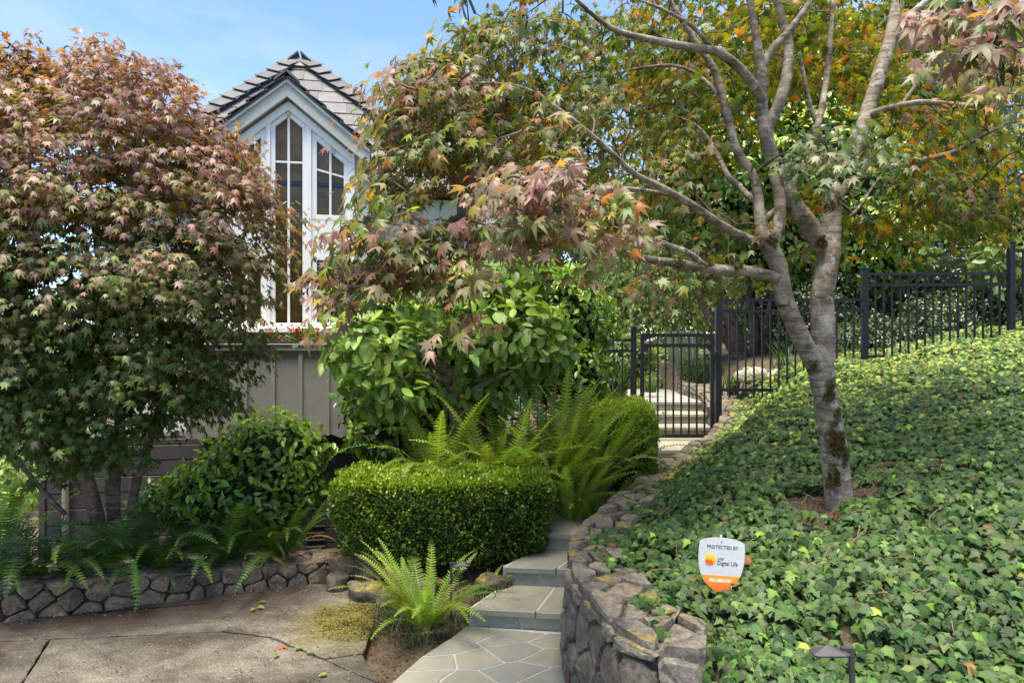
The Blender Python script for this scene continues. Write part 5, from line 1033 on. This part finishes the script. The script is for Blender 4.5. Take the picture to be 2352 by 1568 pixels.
# garden beyond the gate
for i, (x, y, D, rx, ry, rd, n, ls, cl_, lb) in enumerate([(1540,835,14,120,40,.8,5200,.07,[(.16,.24,.03),(.2,.28,.04),(.11,.18,.03)],'light green shrub seen through the gate below the birch'), (1420,820,13,80,50,.8,3800,.08,[(.12,.19,.04),(.16,.24,.05),(.08,.13,.03)],'green shrub behind the fence left of the gate'), (1560,855,12.6,130,22,.5,3600,.04,[(.06,.11,.02),(.05,.09,.02),(.12,.19,.03)],'low dark hedge at the end of the upper terrace'), (1500,885,11.7,45,24,.3,1500,.05,[(.2,.24,.03),(.24,.2,.04),(.12,.17,.03),(.3,.22,.04)],'small golden shrub at the head of the steps')]):
    b = pb(x, y, D, rx, ry, rd); t, inv = tree_thing('shrub', (b[0], b[1], b[2]-b[5]), lb, 'shrub', 'garden shrubs beyond the gate'); core(t, inv, [b], .7); crown(t, inv, 'oval', [b], n, ls, OVAL, M_BROAD, cl_, nparts=0, fill=.65, lumpy=.14)
for i, (x, y, D, rx, ry, n, cl_, lb, base) in enumerate([(1330,470,19,200,190,7000,[(.05,.085,.025),(.08,.12,.035),(.12,.16,.05)],'distant dark green tree behind the house wing',900), (1760,520,21,220,220,7000,[(.06,.10,.03),(.09,.13,.04),(.13,.18,.06)],'distant green tree behind the glossy tree',900), (2000,330,20,330,330,8000,[(.05,.085,.03),(.08,.12,.04),(.13,.17,.07)],'tall distant tree behind the right fence',900), (20,960,13,120,190,5000,[(.17,.25,.05),(.22,.30,.06),(.11,.17,.04)],'bright garden tree beyond the left corner of the house',1180), (60,1085,9.5,120,60,2600,[(.12,.2,.035),(.16,.24,.04),(.09,.15,.03)],'bright low shrub beyond the left corner of the house',1170), (1600,690,23,150,90,4200,[(.17,.22,.09),(.21,.26,.12),(.13,.18,.06)],'pale distant tree behind the weeping birch',870), (1420,700,24,90,80,2500,[(.14,.18,.06),(.18,.22,.09)],'pale distant tree left of the weeping birch',860)]):
    b = pb(x, y, D, rx, ry, 1.6); q_ = px(x, base, D); t, inv = tree_thing('garden_tree', tuple(q_), lb, 'tree', 'distant garden trees'); tube_obj('trunk', limb([(x,base,26,D),(x+8,(base+y)/2,22),(x,y,14)]), M_BARKG, t, inv, 3, 7)
    crown(t, inv, 'oval', [b, (b[0]+b[3]*.5, b[1], b[2]-b[5]*.3, b[3]*.6, 1.2, b[5]*.6), (b[0]-b[3]*.5, b[1], b[2]-b[5]*.2, b[3]*.6, 1.2, b[5]*.6)], n, .16 if D > 15 else .10, OVAL, M_BOX, cl_, nparts=0, fill=.4, lumpy=.2)
for i, (x, y) in enumerate([(42,905),(62,838),(20,815)]):
    q_ = px(x, y, 11.6); n = 14; d = rdir(n); me = scatter_mesh('blossom', [quad_t(.45)], frames(d, rdir(n)), np.zeros((n, 3)), np.full(n, .07), pal([(.16, .06, .4), (.22, .10, .5)], n), M_FLOWER); o = obj('purple_blossom', me); o.location = q_; tag(o, ['lowest', 'rightmost', 'topmost'][i]+' small purple blossom on the bright tree at the left edge', 'flower', 'purple blossoms')
# strap-leaved plants and white hydrangea behind the fence
for x, y, D, n, l, lb in [(1800,855,8.6,60,.62,'strap leaved clump behind the fence right of the white hydrangea'), (1850,850,8.7,50,.55,'strap leaved clump behind the fork of the maple trunk'), (1680,885,8.5,40,.42,'strap leaved clump behind the gate post'), (1420,880,8.4,50,.7,'strap leaved clump behind the left fence by the hedge'), (1495,880,9.6,36,.4,'strap leaved clump inside the gate by the steps'), (1960,820,8.5,40,.45,'strap leaved clump behind the middle fence post')]:
    q_ = px(x, y, D); tuft('strap_leaf_clump', q_[0], q_[1], n, l, lb, [(.06, .12, .03), (.08, .15, .04), (.05, .1, .03)], 'plant', z=q_[2]-.12, w=.012, group='strap leaved clumps', lean=.8)
q_ = px(1735, 855, 8.45); hyd = empty('hydrangea', (q_[0], q_[1], q_[2]-.25)); tag(hyd, 'white hydrangea blooming behind the fence beside the gate', 'flower')
for i in range(9):
    a = i*2.4; r_ = .05*math.sqrt(i)*1.25; n = 190; d = rdir(n); P = d*np.array([.075, .075, .06])+np.array([math.cos(a)*r_*1.6, math.sin(a)*r_, .26+.02*math.sin(i)-r_*.25]); me = scatter_mesh('flower_head', [quad_t(.45)], frames(np.cross(d, rdir(n)), d), P, RNG.uniform(.02, .032, n), pal([(.62, .62, .48), (.70, .70, .60), (.52, .56, .36)], n, .08), M_FLOWER); obj('flower_head', me, None, hyd)
n = 90; d = rdir(n); d[:, 2] = np.abs(d[:, 2])*.3; me = scatter_mesh('foliage', MAGT, frames(d-UP*.2, UP+d*.4), d*np.array([.2, .15, .2])+np.array([0, 0, .12]), RNG.uniform(.08, .12, n), pal(MG, n), M_MAG); o = obj('foliage', me, None, hyd); o['kind'] = 'stuff'
# ------------------------------------------------------------------ iron fence and gate
def post(parent, x, y, z0, z1, w=.064, name='post'):
    mb = MB(); mb.box((x-w/2, y-w/2, z0), (x+w/2, y+w/2, z1)); o = bevel(mb.build(name, M_IRON, parent), .004); mb = MB(); mb.box((x-w/2-.004, y-w/2-.004, z1+.0005), (x+w/2+.004, y+w/2+.004, z1+.016)); c = mb.build('post_cap', M_IRON, o); bevel(c, .006); return o
def panel(parent, p, q_, z0, z1, zp, n, bottom=None, drop=0):
    """rails from p to q; pickets n; z0 bottom rail, z1 top rail"""
    P0, P1 = np.array(p, float), np.array(q_, float); d = P1-P0
    for z, nm in ((z1, 'rail'), (z1-.125, 'rail'))+(((z0, 'rail'),) if bottom is None else ()):
        mb = MB(); mb.bar((*P0, z), (*P1, z), .032, .034); mb.build(nm, M_IRON, parent)
    if bottom is not None:
        b1 = P0+d*bottom; mb = MB(); mb.bar((*P0, z0), (*b1, z0), .032, .032); mb.build('rail', M_IRON, parent)
    me = None
    for i in range(n):
        t = (i+1)/(n+1); x, y = P0+d*t; zb = z0-.09
        mb = MB(); w = .0085; mb.box((x-w, y-w, zb), (x+w, y+w, z1-.0171)); mb.build('picket', M_IRON, parent)
fx = lambda x, D: (x/2.296875-512)*D/FPX
fy = [7.9, 7.82, 7.72, 7.62]; f0 = fx(1650, 7.9); f1 = fx(1986, 7.82); f2 = fx(2322, 7.72)
fence = empty('iron_fence', (f0, 7.9, gz(f0, 7.9))); tag(fence, 'black iron picket fence stepping up the bank right of the gate', 'fence')
post(fence, f0, 7.9, .45, px(0, 676, 7.9)[2]); post(fence, f1, 7.82, 1.0, px(0, 618, 7.82)[2]); post(fence, f2, 7.72, 1.2, px(0, 558, 7.72)[2])
panel(fence, (f0+.03, 7.895), (f1-.03, 7.825), px(0, 894, 7.9)[2], px(0, 688, 7.86)[2], 0, 16); panel(fence, (f1+.03, 7.815), (f2-.03, 7.725), px(0, 818, 7.8)[2], px(0, 628, 7.77)[2], 0, 16, .52); f3 = f2+1.75
panel(fence, (f2+.03, 7.715), (f3, 7.62), px(0, 760, 7.7)[2], px(0, 574, 7.7)[2], 0, 16)
for o in list(fence.children): o.matrix_parent_inverse = Matrix.Translation(-Vector(fence.location))
fl = empty('iron_fence', (fx(1455, 7.9), 7.9, .5)); tag(fl, 'short black iron fence left of the gate running into the camellia', 'fence')
g0 = fx(1455, 7.9); post(fl, g0, 7.9, .4, px(0, 752, 7.9)[2]); panel(fl, (g0-1.6, 7.9), (g0-.03, 7.9), .66, px(0, 780, 7.9)[2], 0, 15); post(fl, g0-1.63, 7.9, .3, px(0, 752, 7.9)[2])
for o in list(fl.children): o.matrix_parent_inverse = Matrix.Translation(-Vector(fl.location))
gt = empty('iron_gate', (fx(1470, 7.9), 7.9, .606)); tag(gt, 'black iron picket gate at the top of the garden steps', 'gate'); ga, gb = fx(1475, 7.9), fx(1636, 7.9); zt_, zb_ = px(0, 769, 7.9)[2], px(0, 1000, 7.9)[2]
for x in (ga, gb): mb = MB(); mb.box((x-.022, 7.878, zb_-.02), (x+.022, 7.922, zt_+.02)); bevel(mb.build('stile', M_IRON, gt), .003)
for z, h in ((zt_, .04), (zt_-.118, .04), (zb_, .04)): mb = MB(); mb.box((ga+.0225, 7.885, z-h/2), (gb-.0225, 7.915, z+h/2)); mb.build('rail', M_IRON, gt)
for i in range(8): x = ga+(gb-ga)*(i+1)/9; mb = MB(); mb.box((x-.009, 7.891, zb_+.0205), (x+.009, 7.909, zt_-.0205)); mb.build('picket', M_IRON, gt)
for x, s in ((ga+.022, 1), (gb-.022, -1)):
    for z in (zt_-.02, zt_-.138): mb = MB(); mb.prism([(x, 7.879, z), (x+s*.05, 7.879, z), (x+s*.05, 7.879, z-.015), (x+s*.015, 7.879, z-.05), (x, 7.879, z-.05)][::s], (0, 1, 0), .004); mb.build('corner_bracket', M_IRON, gt)
for z in (zt_-.25, zb_+.3): mb = MB(); mb.box((ga-.05, 7.88, z-.04), (ga-.023, 7.92, z+.04)); bevel(mb.build('hinge', M_IRON, gt), .004)
mb = MB(); mb.box((gb+.024, 7.845, zt_-.33), (gb+.06, 7.877, zt_-.18)); bevel(mb.build('latch', M_IRON, gt), .008, 3); mb = MB(); mb.tube([(gb+.04, 7.84, zt_-.23), (gb+.04, 7.825, zt_-.23)], [.014, .014], 12); mb.build('latch_knob', M_IRON, gt)
for o in list(gt.children): o.matrix_parent_inverse = Matrix.Translation(-Vector(gt.location))
# ------------------------------------------------------------------ path lamps
def lamp(x, y, z0, h, rz, label, sc=1.0, tilt=0.0):
    t = empty('path_lamp', (x, y, z0), rz); t.rotation_euler = (0, tilt, rz); t.scale = (sc,)*3; tag(t, label, 'lamp', 'path lamps')
    mb = MB(); mb.box((-.011, -.011, -.15), (.011, .011, h-.0305)); bevel(mb.build('stake', M_LAMP, t), .002)
    mb = MB(); mb.box((-.046, -.0105, h-.03), (.012, .0125, h-.008)); bevel(mb.build('arm', M_LAMP, t), .003)
    a, b, c_ = .085, .045, .012; cx = -.10; base = [(cx-a, b*.72), (cx-a*.72, b), (cx+a*.72, b), (cx+a, b*.72), (cx+a, -b*.72), (cx+a*.72, -b), (cx-a*.72, -b), (cx-a, -b*.72)][::-1]; mb = MB(); n_ = 8; zb = h-.04
    vs = [(x_, y_, zb) for x_, y_ in base]+[(x_, y_, zb+.008) for x_, y_ in base]+[(cx-.01, .0, zb+.042)]+[(cx+(x_-cx)*.85, y_*.85, zb+.004) for x_, y_ in base]
    fs = [(i, (i+1)%n_, n_+(i+1)%n_, n_+i) for i in range(n_)]+[(n_+i, n_+(i+1)%n_, 2*n_) for i in range(n_)]+[tuple(range(3*n_, 2*n_, -1))]+[((i+1)%n_, i, 2*n_+1+i, 2*n_+1+(i+1)%n_) for i in range(n_)]
    mb.add(vs, fs); mb.build('lamp_shade', M_LAMP, t)
    return t
q_ = px(1962, 1484, 2.15); lamp(q_[0], q_[1], q_[2]-.285, .44, R(-4), 'nearest path lamp standing in the ivy at the bottom right', .66, R(-2))
q_ = px(1036, 1288, 4.35); lamp(q_[0], q_[1], q_[2]-.33, .50, R(183), 'path lamp beside the fern at the foot of the steps', .66)
q_ = px(1400, 1060, 5.55); lamp(q_[0], q_[1], q_[2]-.33, .50, R(185), 'path lamp among tall ferns before the gate hedge', .68)
q_ = px(1403, 833, 8.5); lamp(q_[0], q_[1], q_[2]-.33, .50, R(180), 'small far path lamp behind the fence left of the gate', .68)
# ------------------------------------------------------------------ yard sign
q_ = px(1656, 1294, 3.2); sign = empty('yard_sign', tuple(q_)); sign.rotation_euler = (R(-6), R(5.5), R(4)); tag(sign, 'white and orange shield shaped security sign stuck in the ivy', 'sign')
SC = pxw(109, 3.2)/2                 # half width
def sg2(x, y): return ((x-748)/585*SC, -(y-770)/585*SC)     # crop 260 -> sign plane, roll removed below
out_ = [(-.97,.90),(-.80,.99),(-.5,1.06),(-.2,1.09),(.2,1.09),(.5,1.06),(.8,.99),(.97,.90),(1.0,.6),(1.0,.25),(.96,-.1),(.87,-.42),(.72,-.70),(.5,-.93),(.25,-1.10),(0,-1.2),(-.25,-1.10),(-.5,-.93),(-.72,-.70),(-.87,-.42),(-.96,-.1),(-1.0,.25),(-1.0,.6)]
def flat(name, poly, y, th, mat, parent=None):
    mb = MB(); a = sum(poly[i][0]*poly[(i+1)%len(poly)][1]-poly[(i+1)%len(poly)][0]*poly[i][1] for i in range(len(poly))); poly = poly if a > 0 else poly[::-1]
    mb.prism([(x*SC, y, z*SC) for x, z in poly], (0, -1, 0), th); return mb.build(name, mat, parent or sign)
M_SW = simple('sign_white', (.50, .515, .53), .45, .35, .06, 30); M_SO = newmat('sign_orange')
m, t_, o_ = M_SO; v = coords(t_, 'Object', (1, 1, 1)); sp_ = t_.nodes.new('ShaderNodeSeparateXYZ'); t_.links.new(v, sp_.inputs[0]); mr = N(t_, 'ShaderNodeMapRange'); t_.links.new(sp_.outputs['Z'], mr.inputs[0]); mr.inputs[1].default_value = -1.2*SC; mr.inputs[2].default_value = -.45*SC; pbsdf(t_, o_, ramp(t_, mr.outputs[0], [(0, (.80, .10, .02)), (1, (.85, .30, .03))]), .4); M_SO = m
m, t_, o_ = newmat('sign_logo'); v = coords(t_, 'Object'); sp_ = t_.nodes.new('ShaderNodeSeparateXYZ'); t_.links.new(v, sp_.inputs[0]); mr = N(t_, 'ShaderNodeMapRange'); t_.links.new(sp_.outputs['Z'], mr.inputs[0]); mr.inputs[1].default_value = -.1*SC; mr.inputs[2].default_value = .35*SC; pbsdf(t_, o_, ramp(t_, mr.outputs[0], [(0, (.80, .22, .02)), (1, (.85, .55, .03))]), .4); M_SL = m
M_SR = simple('sign_red_orange', (.75, .11, .02), .4, .4); M_ST = simple('sign_text', (.06, .075, .095), .5, .3); M_STW = simple('sign_text_white', (.9, .9, .9), .5, .3)
flat('panel', out_, 0, .003, M_SW); band = [(.84,-.46),(.72,-.70),(.5,-.93),(.25,-1.10),(0,-1.2),(-.25,-1.10),(-.5,-.93),(-.72,-.70),(-.84,-.46)]; flat('orange_band', band, -.0031, .0008, M_SO)
logo = [(-.70,.34),(-.62,.40),(-.45,.40),(-.33,.35),(-.25,.24),(-.24,.12),(-.29,0),(-.40,-.06),(-.60,-.06),(-.68,-.02),(-.71,.08)]; flat('logo', logo, -.0031, .0008, M_SL); flat('logo_inner', [(-.70,.12),(-.66,.17),(-.48,.17),(-.39,.13),(-.36,.05),(-.38,-.02),(-.42,-.05),(-.60,-.05),(-.67,-.01),(-.70,.06)], -.0040, .0006, M_SR)
def text(s, x, z, size, mat, name='lettering', wid=None):
    cu = bpy.data.curves.new('lettering', 'FONT'); cu.body = s; cu.size = size; cu.extrude = .0003; cu.offset = .0003; cu.resolution_u = 3; cu.align_x = 'CENTER'; to = bpy.data.objects.new('tmp', cu); COL.objects.link(to); dg = bpy.context.evaluated_depsgraph_get(); me = bpy.data.meshes.new_from_object(to.evaluated_get(dg)); bpy.data.objects.remove(to)
    o = obj(name, me, mat, sign); o.location = (x*SC, -.0036, z*SC); o.rotation_euler = (R(90), 0, 0); w_ = max(v_.co.x for v_ in me.vertices)-min(v_.co.x for v_ in me.vertices)
    if wid: o.scale = (wid*SC/w_, 1, 1)
    return o
text('PROTECTED BY', .02, .63, .19*SC*1.05, M_ST, wid=1.36); text('AT&T', -.02, .17, .13*SC, M_ST, wid=.27); text('Digital Life', .26, -.03, .24*SC, M_ST, wid=.88); o = text('855.288.2727', -.0, -.72, .17*SC, M_STW, wid=.95); o.location.y = -.0043
mb = MB(); mb.box((-.011, .0035, -.45), (.0, .0075, 1.20*SC)); mb.build('stake', simple('galvanised', (.55, .56, .58), .35, .5, metal=.3), sign)
mb = MB(); mb.tube([(-.004, -.0031, .95*SC), (-.004, -.006, .95*SC)], [.0045, .003], 10); mb.build('bolt', simple('bolt_metal', (.5, .5, .52), .3, .5, metal=.8), sign)
# ------------------------------------------------------------------ planter flowers, solar lights, garden chair, fallen leaves
for i, (x, y, lb) in enumerate([(545,768,'red fuchsia at the left end of the planter by the solar lights'), (620,770,'red fuchsia in the middle of the planter'), (690,772,'small red fuchsia in the planter right of the window centre'), (715,775,'low spreading fuchsia at the right of the planter')]):
    q_ = px(x, 783, 6.88); t = empty('fuchsia', tuple(q_)); tag(t, lb, 'flower', 'fuchsias in the window planter'); n = 190; d = rdir(n); d[:, 2] = np.abs(d[:, 2]); P = d*RNG.random((n, 1))**.5*np.array([.15, .07, .15])
    o = obj('foliage', scatter_mesh('foliage', OVAL, frames(d+UP*.3, rdir(n)+UP), P, RNG.uniform(.025, .04, n), pal([(.10, .16, .04), (.14, .19, .05), (.2, .2, .08)], n), M_BOX), None, t); o['kind'] = 'stuff'
    for k in range(15):
        d = rdir(9); c_ = np.array([RNG.normal(0, .075), -.05+RNG.normal(0, .03), RNG.uniform(.04, .17)]); obj('blossom', scatter_mesh('blossom', [quad_t(.4)], frames(d-UP*.4, rdir(9)), np.tile(c_, (9, 1)), np.full(9, .02), pal([(.55, .015, .03), (.65, .04, .08), (.4, .01, .05)], 9), M_FLOWER), None, t)
M_LENS = simple('lamp_lens', (.6, .58, .5), .2, .5)
for x, lb in ((536, 'left solar stake light in the window planter'), (545, 'right solar stake light in the window planter')):
    q_ = px(x, 790, 6.95+(.1 if x > 540 else 0)); t = empty('solar_light', tuple(q_)); t.rotation_euler = (0, R(4 if x < 540 else 0), 0); tag(t, lb, 'lamp', 'solar lights in the planter')
    mb = MB(); mb.tube([(0, 0, -.06), (0, 0, .15)], [.012, .012], 10); mb.build('stake', M_IRON, t); mb = MB(); mb.tube([(0, 0, .1505), (0, 0, .20)], [.018, .026], 12); mb.build('lens', M_LENS, t); mb = MB(); mb.tube([(0, 0, .2005), (0, 0, .212), (0, 0, .222)], [.034, .034, .012], 12); mb.build('cap', M_IRON, t)
M_CHAIR = simple('pale_green_paint', (.33, .42, .24), .6, .3); q_ = px(1572, 890, 12.0); ch = empty('garden_chair', (q_[0], q_[1], .95), R(150)); tag(ch, 'pale green slatted garden chair seen through the gate', 'chair')
for i in range(5): x = -.2+i*.1; mb = MB(); mb.bar((x, 0, .36), (x*1.25, .18, .98-.9*(x*x)), .085, .018, (0, 1, .2)); mb.build('back_slat', M_CHAIR, ch)
for i in range(4): mb = MB(); mb.box((-.25, -.42+i*.11, .36+.012*(3-i)), (.25, -.33+i*.11, .38+.012*(3-i))); mb.build('seat_slat', M_CHAIR, ch)
for s in (-1, 1):
    mb = MB(); mb.bar((s*.27, -.42, 0), (s*.27, -.42, .56), .06, .03); mb.build('leg', M_CHAIR, ch); mb = MB(); mb.bar((s*.24, .14, 0), (s*.24, -.02, .5), .06, .03); mb.build('leg', M_CHAIR, ch); mb = MB(); mb.box((s*.31-.06, -.46, .5605), (s*.31+.06, .14, .58)); mb.build('armrest', M_CHAIR, ch)
for i, (x, y, c_, lb) in enumerate([(642,1484,(.38,.14,.06),'orange fallen leaf beside the driveway crack'), (590,1395,(.26,.30,.06),'yellow green fallen leaf by the low wall'), (575,1402,(.30,.30,.08),'pale fallen leaf on the driveway joint'), (610,1382,(.22,.28,.05),'green fallen leaf nearest the low wall'), (702,1500,(.14,.24,.05),'green fallen leaf at the driveway joint'), (675,1490,(.16,.27,.05),'green fallen leaf right of the orange one'), (640,1500,(.15,.2,.05),'green fallen leaf below the orange one'), (752,1548,(.25,.33,.08),'pale green fallen leaf near the driveway edge')]):
    p_ = pxg(x, y, .01); o = obj('fallen_leaf', tmesh('fall', MAPLE[0] if i == 0 else OVAL[0], M_MAPLE) if i == 0 else tmesh('fallo', OVAL[1], M_MAPLE)); o.location = (p_[0], p_[1], .014); o.rotation_euler = (.1, .15, random.uniform(0, 6)); o.scale = (.05,)*3; o.color = (*c_, 1); tag(o, lb, 'leaf', 'fallen leaves on the driveway')

N_ = 7000; a = RNG.uniform(0, 6.283, N_); r_ = np.sqrt(RNG.random(N_)); X = -.97+.27*r_*np.cos(a)*(1+.25*np.sin(3*a)); Y = 4.27+.30*r_*np.sin(a); kp = RNG.random(N_) < np.clip(.75+.9*fbm(X, Y, 9), .04, 1)*np.clip(1.5-r_, 0, 1); X, Y = X[kp], Y[kp]; n = len(X)
o = obj('moss', scatter_mesh('moss', [quad_t(.3)], frames(rdir(n)*.7+UP*.8, rdir(n)), np.stack([X, Y, np.full(n, .003)], 1), RNG.uniform(.006, .014, n), pal([(.10, .092, .02), (.14, .12, .028), (.07, .065, .018), (.11, .115, .024)], n), M_FERN)); tag(o, 'yellow green moss patch on the driveway beside the fern', 'moss', kind='stuff')
N_ = 2600; X = RNG.uniform(-3.4, -.5, N_); Y = np.where(RNG.random(N_) < .6, RNG.uniform(3.3, 5, N_), lowwallY(X)-.06-np.abs(RNG.normal(0, .07, N_))); kp = (Y < lowwallY(X)-.05) & (X < np.interp(Y, [3.3, 3.5, 4.0, 4.4, 5], [-.5, -.66, -.86, -.9, -1.2])); X, Y = X[kp], Y[kp]; n = len(X)
o = obj('grit', scatter_mesh('grit', [quad_t(.4), quad_t(.15)], frames(rdir(n)*np.array([1, 1, .2]), UP+RNG.normal(0, .4, (n, 3))), np.stack([X, Y, np.full(n, .009)], 1), RNG.uniform(.004, .018, n), pal([(.10, .07, .045), (.28, .25, .2), (.15, .1, .06), (.2, .17, .08), (.06, .045, .035)], n), M_FERN)); tag(o, 'scattered grit and leaf crumbs over the driveway concrete', 'debris', kind='stuff')
